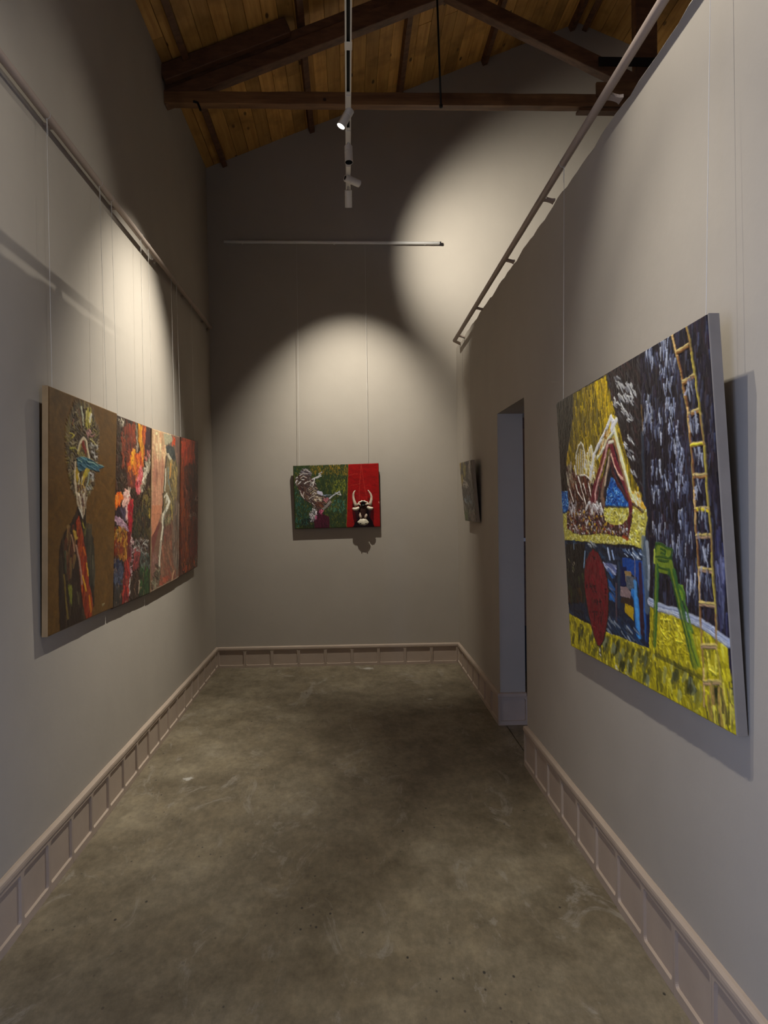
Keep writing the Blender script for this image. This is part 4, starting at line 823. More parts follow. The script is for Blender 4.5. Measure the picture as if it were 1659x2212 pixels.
    A.dabs([(920, 1030), (1040, 1030), (1040, 1120), (940, 1100)], 18, 7, 1.2, 0, [(170, 104, 110), (140, 80, 84)], jit=60, h=1.1)
    A.dabs([(760, 1130), (900, 1120), (900, 1280), (720, 1240)], 30, 10, 1.4, 60, [(84, 44, 26), (56, 30, 24), (110, 70, 44)], jit=20)
    for k in range(8):
        x = 920+k*26; y = 1310-k*26
        A.line([(x-30, y-20), (x+26, y+4-k*2)], .9, (160, 160, 156), h=1.1)
    # head and blood
    A.poly([(760, 1340), (900, 1330), (900, 1430), (1080, 1500), (1080, 1790), (700, 1800), (680, 1620)], (52, 16, 26))
    A.dabs([(760, 1360), (880, 1440), (1060, 1540), (1060, 1780), (720, 1790)], 60, 16, 1.5, 4, [(52, 16, 26), (66, 20, 34), (40, 12, 20)], jit=8)
    A.dabs([(800, 1320), (930, 1340), (900, 1440), (800, 1400)], 26, 8, 1.1, 0, [(176, 96, 116), (130, 50, 76)], jit=50, h=1.1)
    A.dabs([(640, 1300), (760, 1340), (740, 1480), (680, 1640), (580, 1620), (560, 1450), (620, 1360)], 80, 8, 1.2, 8, [(180, 176, 180), (150, 144, 152), (196, 190, 190), (80, 66, 76)], jit=40, h=1.2)
    A.line([(690, 1340), (700, 1400), (660, 1420)], 1.2, (34, 34, 36)); A.line([(600, 1470), (620, 1500)], 1.4, (40, 36, 44)); A.line([(640, 1560), (620, 1640)], 1, (40, 30, 36))
    A.dabs([(720, 1440), (760, 1460), (730, 1600), (700, 1580)], 14, 8, 1, 10, [(150, 70, 100)], jit=30)
    # red panel
    A.crop(600, 960, 6.38)
    rp = [(970, 262), (1400, 250), (1430, 1150), (944, 1160)]
    A.poly(rp, (112, 8, 4), h=.3)
    A.dabs(rp, 160, 34, 5, 80, [(114, 8, 4), (108, 7, 4), (118, 9, 5)], jit=25, h=.25, clip=True, al=.5)
    for L in [[(1150, 270), (1180, 480), (1225, 760)], [(1150, 270), (1130, 520), (1120, 760)], [(980, 420), (1100, 400)], [(1000, 560), (1140, 540)]]:
        A.line(L, .6, (160, 60, 44), al=.6)
    A.line([(968, 262), (944, 1160)], .9, (90, 80, 30), h=.6)
    # painted dark silhouette under the mask
    A.poly([(1045, 860), (1085, 1040), (1060, 1090), (1030, 1145), (1335, 1138), (1310, 1060), (1275, 1010), (1300, 880)], (34, 8, 8), h=.2)
    A.line([(1395, 790), (1396, 800)], 1.6, (190, 120, 100))
    return A.final()

def art_small():
    A = Art(64, 130, BQ['small'], (44, 38, 30), 61, 1.8)
    A.crop(980, 980, 13.83)
    F = [(0, 0), (64, 0), (64, 130), (0, 130)]
    A.dabs(0, 260, 11, 1.8, -12, [(44, 38, 34), (60, 54, 46), (34, 30, 26), (80, 74, 64)], uv=F, jit=20, h=1)
    A.dabs([(280, 330), (370, 400), (360, 700), (290, 600)], 26, 13, 2.2, -6, [(130, 116, 40), (104, 96, 36)], jit=10, h=1)
    A.dabs([(175, 290), (215, 290), (210, 520), (185, 520)], 16, 13, 2, 0, [(130, 110, 36)], jit=8)
    A.dabs([(230, 700), (290, 720), (270, 880), (245, 880)], 14, 13, 2, 0, [(120, 104, 44)], jit=8)
    A.dabs([(430, 200), (510, 200), (540, 700), (460, 800), (420, 500)], 36, 16, 1.8, -14, [(130, 122, 112), (100, 92, 84), (40, 34, 30)], jit=10, h=1.1)
    A.dabs([(310, 830), (420, 850), (440, 1060), (300, 1040)], 26, 8, 1.8, 60, [(130, 124, 116), (150, 144, 136), (50, 44, 40)], jit=30, h=1.1)
    A.dabs([(300, 1300), (540, 1290), (580, 1500), (400, 1540)], 44, 8, 1.7, 30, [(76, 90, 106), (110, 122, 134), (30, 30, 34), (50, 60, 70)], jit=70, h=1.1)
    A.dabs([(330, 1540), (600, 1500), (640, 1900), (350, 1860)], 54, 8, 1.6, 0, [(96, 90, 78), (50, 46, 38), (36, 32, 28), (110, 104, 90)], jit=60, h=1.1)
    A.dabs([(330, 1740), (430, 1740), (440, 2000), (340, 1990)], 20, 10, 2, 0, [(50, 66, 28), (66, 84, 34)], jit=15)
    A.dabs([(480, 1840), (640, 1800), (660, 2040), (560, 2020)], 20, 9, 1.8, 20, [(76, 56, 48), (100, 84, 72)], jit=40)
    return A.final()
# ============================================================ ROOM SHELL
X_FAR = 5.72; Y_REAR = -2.6
def sloped_slab(mb, x0, x1, y0, y1, th=.12):
    n = 12
    for i in range(n):
        a = y0+(y1-y0)*i/n; b = y0+(y1-y0)*(i+1)/n
        mb.hexa([(x0, a, floor_z(a)-th), (x1, a, floor_z(a)-th), (x1, b, floor_z(b)-th), (x0, b, floor_z(b)-th),
                 (x0, a, floor_z(a)), (x1, a, floor_z(a)), (x1, b, floor_z(b)), (x0, b, floor_z(b))])
JX = 1.072     # joint between the two floors, under the doorway
f = MB(); sloped_slab(f, -1.45, JX-.003, Y_REAR, YB+.1)
floor = tag(f.build('floor', CONC), kind='structure')
f = MB(); sloped_slab(f, JX+.003, X_FAR, Y_REAR, YB+.1); f.build('floor_slab', CONC, floor)
f = MB(); f.box((JX-.02, Y_REAR, -.33), (JX+.02, YB, -.21)); f.build('joint_bed', BLACK, floor)

# left wall leans out a few millimetres per metre, as the real one does
m = MB(); y0, y1 = Y_REAR, YB+.2
zs = [-.3, 0, 1, 2, 3, 4, 4.66]
WIN = (-1.45, -.25, .75, 2.25)       # window behind the camera: y0, y1, z0, z1
def wl_block(a, b, y0, y1):
    m.hexa([(wall_x(a)-.3, y0, a), (wall_x(a), y0, a), (wall_x(a), y1, a), (wall_x(a)-.3, y1, a),
            (wall_x(b)-.3, y0, b), (wall_x(b), y0, b), (wall_x(b), y1, b), (wall_x(b)-.3, y1, b)])
zs = [-.3, WIN[2], WIN[3], 3, 4, 4.66]
for a, b in zip(zs, zs[1:]):
    if a == WIN[2]: wl_block(a, b, y0, WIN[0]); wl_block(a, b, WIN[1], y1)
    else: wl_block(a, b, y0, y1)
tag(m.build('wall_left', WALL), kind='structure')

fr = MB()
for (ya, yb, za, zb) in ((WIN[0], WIN[1], WIN[2], WIN[2]+.05), (WIN[0], WIN[1], WIN[3]-.05, WIN[3]), (WIN[0], WIN[0]+.05, WIN[2], WIN[3]), (WIN[1]-.05, WIN[1], WIN[2], WIN[3]), (-.87, -.83, WIN[2], WIN[3])):
    fr.box((-1.45, ya, za), (-1.40, yb, zb))
tag(fr.build('window_1', DARK), kind='structure')

def gable(mb, y0, y1, holes=()):
    pts = [(-1.5, -.3), (X_FAR, -.3), (X_FAR, roof_z(X_FAR)+.02), (RIDGE_X, RIDGE_Z+.02), (-1.5, roof_z(-1.5)+.02)]
    mb.prism_y(pts, y0, y1)
m = MB(); gable(m, YB, YB+.25); tag(m.build('wall_back', WALL), kind='structure')
# wall behind the camera with the two openings the daylight comes through
m = MB()
def col_(x0, x1, z0):
    pts = [(x0, z0), (x1, z0), (x1, roof_z(x1)+.02)]
    if x0 < RIDGE_X < x1: pts.append((RIDGE_X, RIDGE_Z+.02))
    pts.append((x0, roof_z(x0)+.02)); m.prism_y(pts, Y_REAR-.25, Y_REAR)
for a, b, z in [(-1.5, -.8, -.3), (-.8, .8, 2.3), (.8, 2.4, -.3), (2.4, 4.4, 2.5), (4.4, X_FAR, -.3)]: col_(a, b, z)
tag(m.build('wall_rear', WALL), kind='structure')
m = MB(); m.box((X_FAR-.02, Y_REAR, -.3), (X_FAR+.25, YB+.2, roof_z(X_FAR)+.05)); tag(m.build('wall_far_right', WALL), kind='structure')

# partition: hand-trowelled top edge, doorway between YD0 and YD1
YD0, YD1, DOOR_Z, PT = 4.40, 5.20, 2.12, .176
def part_top(y):
    return 2.985+.004*math.sin(y*9.1)+.004*math.sin(y*17.3+1)+.003*math.sin(y*31+2)
m = MB()
def seg_wall(ya, yb, zb):
    n = max(1, int((yb-ya)/.08))
    for i in range(n):
        a = ya+(yb-ya)*i/n; b = ya+(yb-ya)*(i+1)/n
        ta, tb = part_top(a), part_top(b)
        r = .014
        m.add([(XR, a, zb), (XR, b, zb), (XR+PT, b, zb), (XR+PT, a, zb),
               (XR, a, ta-r), (XR, b, tb-r), (XR+PT, b, tb-r), (XR+PT, a, ta-r),
               (XR+r*.35, a, ta-r*.3), (XR+r*.35, b, tb-r*.3), (XR+PT-r*.35, b, tb-r*.3), (XR+PT-r*.35, a, ta-r*.3),
               (XR+r, a, ta), (XR+r, b, tb), (XR+PT-r, b, tb), (XR+PT-r, a, ta)],
              [(0, 1, 5, 4), (2, 3, 7, 6), (4, 5, 9, 8), (6, 7, 11, 10), (8, 9, 13, 12), (10, 11, 15, 14), (12, 13, 14, 15)] +
              ([(0, 3, 2, 1)] if zb > 0 else []) +
              ([(3, 0, 4, 8, 12, 15, 11, 7)] if i == 0 else []) + ([(1, 2, 6, 10, 14, 13, 9, 5)] if i == n-1 else []))
seg_wall(Y_REAR, -1.5, -.3); seg_wall(-1.5, -.4, 2.15); seg_wall(-.4, YD0, -.3); seg_wall(YD0, YD1, DOOR_Z); seg_wall(YD1, YB, -.3)
me = m.mesh('wall_right')
bm = bmesh.new(); bm.from_mesh(me); bmesh.ops.remove_doubles(bm, verts=bm.verts, dist=1e-5); bmesh.ops.recalc_face_normals(bm, faces=bm.faces); bm.to_mesh(me); bm.free()
me.materials.append(WALL)
wr = bpy.data.objects.new('wall_right', me); COL.objects.link(wr); tag(wr, kind='structure')

# ============================================================ ROOF: boards, purlins
m = MB()
for s in (-1, 1):
    xe = -1.5 if s < 0 else X_FAR+.2
    a = (RIDGE_X, RIDGE_Z+.03); b = (xe, RIDGE_Z-PITCH_R*abs(xe-RIDGE_X)+.03)
    m.add([(a[0], Y_REAR-.3, a[1]), (b[0], Y_REAR-.3, b[1]), (b[0], YB+.3, b[1]), (a[0], YB+.3, a[1]),
           (a[0], Y_REAR-.3, a[1]+.1), (b[0], Y_REAR-.3, b[1]+.1), (b[0], YB+.3, b[1]+.1), (a[0], YB+.3, a[1]+.1)],
          [(0, 3, 2, 1), (4, 5, 6, 7), (0, 1, 5, 4), (1, 2, 6, 5), (2, 3, 7, 6), (3, 0, 4, 7)])
ceiling = tag(m.build('ceiling', DARK), kind='structure')
cosp = 1/math.sqrt(1+PITCH_R**2)
plank_cache = {}
def plank_mesh(w, L):
    key = (round(w, 3), round(L, 2))
    if key not in plank_cache:
        b = MB(); c = .0025; t = .022
        sec = [(-w/2, t), (-w/2, c), (-w/2+c, 0), (w/2-c, 0), (w/2, c), (w/2, t)]
        b.prism_y(sec, 0, L); me = b.mesh('plank'); me.materials.append(PINE); plank_cache[key] = me
    return plank_cache[key]
rnd = random.Random(5)
for s in (-1, 1):
    xe = -1.30 if s < 0 else X_FAR
    L = abs(xe-RIDGE_X)/cosp; n = math.ceil(L/.1155)
    for i in range(n):
        dd = (i+.5)*.1155; x = RIDGE_X+s*dd*cosp; z = RIDGE_Z-PITCH_R*abs(x-RIDGE_X)
        cuts = [YB] + ([rnd.choice([4.9, 5.6, 6.2, 5.2])] if (s < 0 or i < 10) and rnd.random() < .4 else []) + ([rnd.choice([1.4, 2.2, 2.8])] if s < 0 else []) + [Y_REAR]
        for b, a in zip(cuts, cuts[1:]):
            o = bpy.data.objects.new('plank', plank_mesh(.1135, b-a-.002)); COL.objects.link(o); o.parent = ceiling
            o.location = (x, a+.001, z+.003+rnd.uniform(-.002, .002))
            o.rotation_euler = (0, math.atan(PITCH_R)*s, 0)
# purlins run the length of the roof just under the boards
for x in (-1.11, -.30, .525, 1.33, 2.165, 2.295, 3.1, 3.95, 4.8):
    s = -1 if x < RIDGE_X else 1
    b = MB(); z = roof_z(x)
    b.beam((x, Y_REAR, z-.026), (x, YB, z-.026), .046, .055, up=(s*PITCH_R, 0, 1))
    b.build('purlin', DARK, ceiling)

# ============================================================ TRUSS
YT = 5.5
truss = tag(empty('roof_truss', (0.5, YT, 4.43)), 'dark timber roof truss spanning the room under the boarded ceiling', 'roof truss')
def T(px, py, y=YT): return on_y(px, py, y)
b = MB(); W_T = .08
b.beam((-1.30, YT+W_T/2, 4.427), (5.70, YT+W_T/2, 4.427+.0165*7*.35), W_T, .088, n=46, wob=.07)
bevel(b.build('tie_beam', TIE, truss), .004)
# principal rafters: two timbers one over the other, parallel to the boards
def rafter(x0, x1, dz0, dz1, w, name, yo=0):
    q = MB(); za = (dz0+dz1)/2; h = (dz1-dz0)*cosp
    q.beam((x0, YT+yo+.007+w/2, roof_z(x0)-.03+za), (x1, YT+yo+.007+w/2, roof_z(x1)-.03+za), w, abs(h), n=14, wob=.035)
    bevel(q.build(name, DARK, truss), .005)
rafter(-1.29, 2.13, -.235, -.125, .09, 'principal_rafter')
rafter(-1.29, 2.13, -.123, -.045, .07, 'upper_rafter', .02)
rafter(5.70, 2.33, -.235, -.125, .09, 'principal_rafter')
rafter(5.70, 2.33, -.123, -.045, .07, 'upper_rafter', .02)
q = MB(); q.beam((-1.28, YT-.03, roof_z(-1.28)-.075), (-.385, YT-.03, roof_z(-.385)-.075), .06, .115, n=5, wob=.04)
bevel(q.build('rafter_cleat', DARK, truss), .006)
q = MB(); q.beam((2.23, YT+.045, 4.43), (2.23, YT+.045, 5.97), .16, .09, up=(0, 1, 0), n=6, wob=.02); bevel(q.build('king_post', DARK, truss), .005)
for s in (-1, 1):
    q = MB(); a = Vector((2.23+s*.07, YT+.03, 4.57)); e = Vector((2.23+s*1.62, YT+.03, 5.30)); q.beam(a, e, .085, .105, n=8, wob=.04)
    bevel(q.build('strut', DARK, truss), .005)
    q = MB(); q.tube([(2.23+s*1.545, YT-.02, 5.22), (2.23+s*1.525, YT-.02, 4.36)], .0075, 8); q.build('iron_rod', IRON, truss, True)
    q = MB(); q.tube([(2.23+s*1.525, YT-.02, 4.385), (2.23+s*1.525, YT-.02, 4.365)], .014, 6); q.build('rod_nut', IRON, truss)
q = MB(); q.beam((1.86, YT-.035, 4.705), (2.60, YT-.035, 4.705), .012, .062); q.build('iron_strap', IRON, truss)
for x in (1.9, 2.02, 2.2, 2.44, 2.56):
    pass
q = MB(); q.beam((1.845, YT-.012, 4.515), (2.62, YT-.012, 4.515), .03, .105, n=6, wob=.08); bevel(q.build('tie_cleat', TIE, truss), .006)
q = MB(); q.box((1.72, YT, 4.368), (2.35, YT+.075, 4.386)); q.build('tie_packer', DARK, truss)
q = MB(); p = T(427, 222, YT-.01); q.tube([p+Vector((-.03, 0, .01)), p, p+Vector((.012, 0, -.03)), p+Vector((.02, 0, -.055))], .009, 6); q.build('tie_hook', IRON, truss)

# ============================================================ SKIRTING
def tile_mesh(w, h, t=.018, rec=.010, stile=.011, top=.014, bot=.024, r=.012):
    """moulded skirting tile with one sunk, round-cornered field; x along the wall, y out of it, z up"""
    n = 4; ins = []
    x0, x1, z0, z1 = stile, w-stile, bot, h-top
    for (cx, cz, a0) in ((x1-r, z1-r, 0), (x0+r, z1-r, 90), (x0+r, z0+r, 180), (x1-r, z0+r, 270)):
        for k in range(n+1):
            A = math.radians(a0+90*k/n); ins.append((cx+r*math.cos(A), cz+r*math.sin(A)))
    out = []
    for (x, z, k) in ((w, h, 0), (0, h, 1), (0, 0, 2), (w, 0, 3)):
        out += [(x, z)]*(n+1)
    N_ = len(ins); vs = []; fs = []
    corners = [(w, h), (0, h), (0, 0), (w, 0)]
    vs += [(x, t, z) for x, z in corners]                       # 0-3 front outer
    vs += [(x, 0, z) for x, z in corners]                       # 4-7 back outer
    o = 8; vs += [(x, t, z) for x, z in ins]                    # inner rim
    c = .35; cx_, cz_ = w/2, h/2
    o2 = o+N_; vs += [(cx_+(x-cx_)*.975, t-rec, cz_+(z-cz_)*.965) for x, z in ins]
    for k in range(4):
        for j in range(n): fs.append((k, o+k*(n+1)+j, o+k*(n+1)+j+1))
        a = o+k*(n+1)+n; b_ = o+((k+1) % 4)*(n+1)
        fs.append((k, a, b_, (k+1) % 4))
        fs.append((k, (k+1) % 4, 4+(k+1) % 4, 4+k))
    for i in range(N_): fs.append((o+i, o2+i, o2+(i+1) % N_, o+(i+1) % N_))
    fs.append(tuple(o2+i for i in range(N_)))
    me = bpy.data.meshes.new('skirting_tile'); me.from_pydata(vs, [], fs)
    bm = bmesh.new(); bm.from_mesh(me); bmesh.ops.recalc_face_normals(bm, faces=bm.faces); bm.to_mesh(me); bm.free()
    me.materials.append(TRIM); return me
TH = .168
tile_cache = {}
def put_tile(parent, origin, along, outv, w, ztop=TH):
    """origin on the wall at floor level (start of the tile)"""
    key = round(w, 3)
    if key not in tile_cache: tile_cache[key] = tile_mesh(w-.0016, TH)
    o = bpy.data.objects.new('skirting_tile', tile_cache[key]); COL.objects.link(o); o.parent = parent
    zf = origin[2]; sc = (ztop-zf)/TH
    zax = Vector((0, 0, 1)); al = Vector(along)
    Mx = Matrix((al, Vector(outv), zax)).transposed().to_4x4(); Mx.translation = Vector(origin)-world_loc(parent)
    o.matrix_local = Mx @ Matrix.Diagonal((1, 1, sc, 1))
CAP = [(0, .195), (.010, .194), (.020, .188), (.0218, .180), (.0218, .168), (.020, .163), (.012, .161), (0, .161)]
def cap(name, pts, outs, kind='structure', parent=None):
    """continuous cap moulding through the plan points; outs = outward offset direction at each point"""
    m = MB(); n = len(CAP); vs = []
    for (x, y), (ox, oy) in zip(pts, outs):
        w = .0015*math.sin(y*7+x*5)
        for o_, z in CAP: vs.append((x+ox*o_, y+oy*o_, z+w))
    fs = []
    for i in range(len(pts)-1):
        for k in range(n): fs.append((i*n+k, i*n+(k+1) % n, (i+1)*n+(k+1) % n, (i+1)*n+k))
    fs += [tuple(range(n)), tuple(range(len(pts)*n-1, len(pts)*n-n-1, -1))]
    m.add(vs, fs); o = m.build(name, TRIM, parent)
    if kind: tag(o, kind=kind)
    return o
XLB = wall_x(.1)
ys = [Y_REAR+i*(YB-Y_REAR)/30 for i in range(31)]
bl = cap('baseboard_left', [(XLB, y) for y in ys[:-1]]+[(XLB, YB)], [(1, 0)]*30+[(1, -1)])
y = YB-.13-.018
put_tile(bl, (XLB, YB-.018, floor_z(YB)), (0, -1, 0), (1, 0, 0), .13)
while y > 1.2:
    put_tile(bl, (XLB, y, floor_z(y-.128)), (0, -1, 0), (1, 0, 0), .257); y -= .257
while y > Y_REAR+.3:
    put_tile(bl, (XLB, y, floor_z(y-.128)), (0, -1, 0), (1, 0, 0), .257); y -= .257
bb = cap('baseboard_back', [(XLB, YB), (XR, YB)], [(1, -1), (-1, -1)])
wbk = (XR-.018-(XLB+.018))/9
for i in range(9): put_tile(bb, (XLB+.018+i*wbk, YB, 0), (1, 0, 0), (0, -1, 0), wbk)
# partition skirting: far piece turns into the doorway reveal, near piece starts at the other jamb
br = cap('baseboard_right', [(XR, YB), (XR, YD1+.004), (XR, YD1), (XR+.004, YD1), (XR+PT+.004, YD1)], [(-1, -1), (-1, 0), (-1, -1), (0, -1), (0, -1)])
y = YB-.018; nt_ = 7; wt = (y-(YD1-.018))/nt_
for i in range(nt_): put_tile(br, (XR, y, floor_z(y-wt/2)), (0, -1, 0), (-1, 0, 0), wt); y -= wt
put_tile(br, (XR-.016, YD1, floor_z(YD1)), (1, 0, 0), (0, -1, 0), PT+.026)
br2 = cap('baseboard_right', [(XR+PT, YD0), (XR+.004, YD0), (XR, YD0), (XR, YD0-.004)]+[(XR, YD0-.3*i) for i in range(1, 17)], [(0, 1), (0, 1), (-1, 1), (-1, 0)]+[(-1, 0)]*16)
put_tile(br2, (XR+PT, YD0, floor_z(YD0)), (-1, 0, 0), (0, 1, 0), PT+.016)
y = YD0+.016
while y > -.1:
    put_tile(br2, (XR, y, floor_z(y-.128)), (0, -1, 0), (-1, 0, 0), .257); y -= .257

# ============================================================ PICTURE RAILS
def picture_rail(name, label, wallx, rodx, z0, z1, ya, yb, brs, sgn, r, drop=0.0):
    """rod parallel to a side wall carried on short arms; far end bends back to the wall"""
    t = tag(empty(name, (rodx, ya, z0)), label, 'picture rail')
    def z(y): return z0+(z1-z0)*(y-ya)/(yb-ya)
    b = MB(); b.tube([(rodx, ya, z(ya)), (rodx, (ya+yb)/2, z((ya+yb)/2)), (rodx, yb-.01, z(yb))], r, 16); b.build('rail_rod', RAILP, t, True)
    b = MB(); b.tube([(rodx, yb-.02, z(yb)), (rodx+sgn*.01, yb+.012, z(yb)-.001), (wallx(z(yb)), yb+.06, z(yb)-.004-drop*.6)], r*.82, 10); b.build('rail_return', RAILP, t, True)
    for y in brs:
        b = MB(); x1 = wallx(z(y))-sgn*.002; x0 = rodx+sgn*r*.6
        w = .030; zz = z(y)
        n = 5
        for i in range(n):
            f0, f1 = i/n, (i+1)/n
            def hw(f): return w/2*(1+.75*(abs(f-.5)*2)**3)
            xa, xb = x0+(x1-x0)*f0, x0+(x1-x0)*f1
            za, zb = zz-drop*f0, zz-drop*f1
            b.hexa([(xa, y-hw(f0), za-.006), (xb, y-hw(f1), zb-.006), (xb, y+hw(f1), zb-.006), (xa, y+hw(f0), za-.006),
                    (xa, y-hw(f0), za+.006), (xb, y-hw(f1), zb+.006), (xb, y+hw(f1), zb+.006), (xa, y+hw(f0), za+.006)])
        b.build('rail_arm', RAILP, t)
    return t
LRX = -1.222
lb = [3.30-.88*4, 3.30-.88*3, 3.30-.88*2, 3.30-.88, 3.30, 4.18, 5.06, 5.92, 6.72]
picture_rail('picture_rail', 'brown painted rod rail along the left wall above the four canvases', wall_x, LRX, 3.127, 3.122, -1.0, 6.95, lb[1:], -1, .0165)
RRX = .972
rb = [2.793-.925*3, 2.793-.925*2, 2.793-.925, 2.793, 3.717, 4.618, 5.70, 6.60]
picture_rail('picture_rail', 'brown painted rod rail along the top edge of the right partition', lambda z: XR, RRX, 3.055, 2.968, -1.0, 6.80, rb[1:], 1, .0165, .014)
t = tag(empty('picture_rail', (0, 7.09, 3.946)), 'slim white rod rail high on the back wall', 'picture rail')
b = MB(); b.tube([(-1.115, 7.095, 3.949), (.885, 7.095, 3.945)], .0145, 14); b.build('rail_rod', WHITE, t, True)
for x in (.893,):
    b = MB(); b.tube([(x-.008, 7.095, 3.945), (x+.006, 7.095, 3.945)], .0152, 12); b.build('end_cap', IRON, t, True)
for x in (-.95, -.1, .75):
    b = MB(); b.box((x-.008, 7.10, 3.938), (x+.008, YB+.005, 3.954)); b.build('rail_arm', WHITE, t)

# ============================================================ TRACK AND SPOTLIGHTS
track = tag(empty('lighting_track', (TRACK_X, 2.5, TRACK_Z)), 'white lighting track with a dark slot running down the middle of the room', 'track')
hw = .0185
for s in (-1, 1):
    b = MB(); x = TRACK_X+s*(hw-.0045); b.box((x-.0045, -1.5, TRACK_Z-.027), (x+.0045, TRACK_END, TRACK_Z)); b.build('track_side', WHITE, track)
b = MB(); b.box((TRACK_X-hw+.009, -1.5, TRACK_Z-.008), (TRACK_X+hw-.009, TRACK_END, TRACK_Z)); b.build('track_web', BLACK, track)
for s in (-1, 1):
    b = MB(); x = TRACK_X+s*.004; b.box((x-.001, -1.5, TRACK_Z-.02), (x+.001, TRACK_END-.03, TRACK_Z-.008)); b.build('copper_strip', IRON, track)
b = MB(); b.box((TRACK_X-hw, TRACK_END, TRACK_Z-.028), (TRACK_X+hw, TRACK_END+.013, TRACK_Z)); b.build('track_end', WHITE, track)
for y in (-.6, 1.6, 3.8, 6.05):
    b = MB(); b.tube([(TRACK_X, y, TRACK_Z), (TRACK_X, y, roof_z(TRACK_X)-.05)], .003, 6); b.build('hanger', IRON, track)
b = MB(); b.box((TRACK_X-.0205, 4.16, TRACK_Z-.029), (TRACK_X+.0205, 4.235, TRACK_Z-.026)); b.build('track_joiner', WHITE, track)

def lathe(mb, prof, base, d, seg=24, m=0):
    d = Vector(d).normalized(); ref = Vector((0, 0, 1)) if abs(d.z) < .9 else Vector((0, 1, 0))
    u = d.cross(ref).normalized(); w = d.cross(u); n = len(prof); vs = []
    for s_, r in prof:
        for k in range(seg):
            A = 2*math.pi*k/seg; vs.append(Vector(base)+d*s_+(u*math.cos(A)+w*math.sin(A))*r)
    fs = [(i*seg+k, i*seg+(k+1) % seg, (i+1)*seg+(k+1) % seg, (i+1)*seg+k) for i in range(n-1) for k in range(seg)]
    mb.add(vs, fs, m)
def spotlight(L, track_z=TRACK_Z):
    on = L['w'] > 0; d = Vector(L['d']).normalized()
    if 'p' in L: px_, y, tz = L['p'][0], L['p'][1], L['p'][2]+.10
    else: px_, y, tz = TRACK_X, L['y'], track_z
    root = tag(empty('spotlight', (px_, y, tz)), L.get('label', 'white spotlight above the picture frame'), 'spotlight', 'white cylindrical spotlights')
    b = MB(); b.box((px_-.015, y-.155, tz-.042), (px_+.015, y+.012, tz-.022)); b.box((px_-.011, y-.175, tz-.032), (px_+.011, y-.155, tz-.022))
    bevel(b.build('track_adapter', WHITE, root), .003)
    pivot = Vector((px_, y, tz-.066-L.get('drop', 0)))
    b = MB(); b.tube([(px_, y, tz-.042), tuple(pivot)], .0075, 10); b.tube([pivot-Vector((.012, 0, 0)), pivot+Vector((.012, 0, 0))], .010, 10)
    b.build('swivel_stem', WHITE, root, True)
    R_, Lh = .0278, .128
    base = pivot-d*.028
    if abs(d.z) > .95: base = pivot+Vector((0, 0, 0))
    b = MB()
    lathe(b, [(0, .0005), (0, R_-.004), (.004, R_), (.044, R_), (.0448, R_-.002), (.0468, R_-.002), (.0476, R_), (Lh, R_), (Lh, R_-.0018), (Lh-.004, R_-.002)], base, d)
    h = b.build('lamp_head', WHITE, root, False)
    h.data.polygons.foreach_set('use_smooth', [True]*len(h.data.polygons))
    h.modifiers.new('edge', 'EDGE_SPLIT').split_angle = math.radians(35)
    b = MB()
    if on:
        lathe(b, [(Lh-.006, R_-.0035), (Lh-.005, .012), (Lh-.004, .0005)], base, d); b.build('lens', LENS, root, True)
    else:
        lathe(b, [(Lh-.002, R_-.0019), (Lh-.05, R_-.006), (Lh-.05, .0005)], base, d); b.build('dark_reflector', BLACK, root, True)
    # ring of the tail end
    b = MB(); lathe(b, [(-.001, R_-.012), (-.001, .0005)], base, d); b.build('tail_socket', BLACK, root)
    if on:
        S = bpy.data.lights.new('beam', 'SPOT'); S.energy = L['w']; S.color = L.get('c', WARM); S.spot_size = math.radians(2*L['a']); S.spot_blend = L['b']; S.shadow_soft_size = .016
        o = bpy.data.objects.new('beam', S); COL.objects.link(o); o.parent = root
        o.location = base+d*(Lh+.004)-Vector(root.location); o.rotation_euler = d.to_track_quat('-Z', 'Y').to_euler()
    return root
for i, L in enumerate(LAMPS):
    if 'label' not in L: L['label'] = 'white track spotlight above the frame, aimed at the '+['big ladder canvas', 'near left wall', 'floor'][i-4]
    spotlight(L)
SIDE_LAMP['label'] = 'white spotlight in the side room beyond the partition'
spotlight(SIDE_LAMP)
b = MB(); p = SIDE_LAMP['p']; b.box((p[0]-.03, p[1]-.04, p[2]+.075), (X_FAR, p[1]+.04, p[2]+.10)); o = b.build('lamp_bracket', WHITE); tag(o, 'white bracket on the side room wall carrying a spotlight', 'bracket')

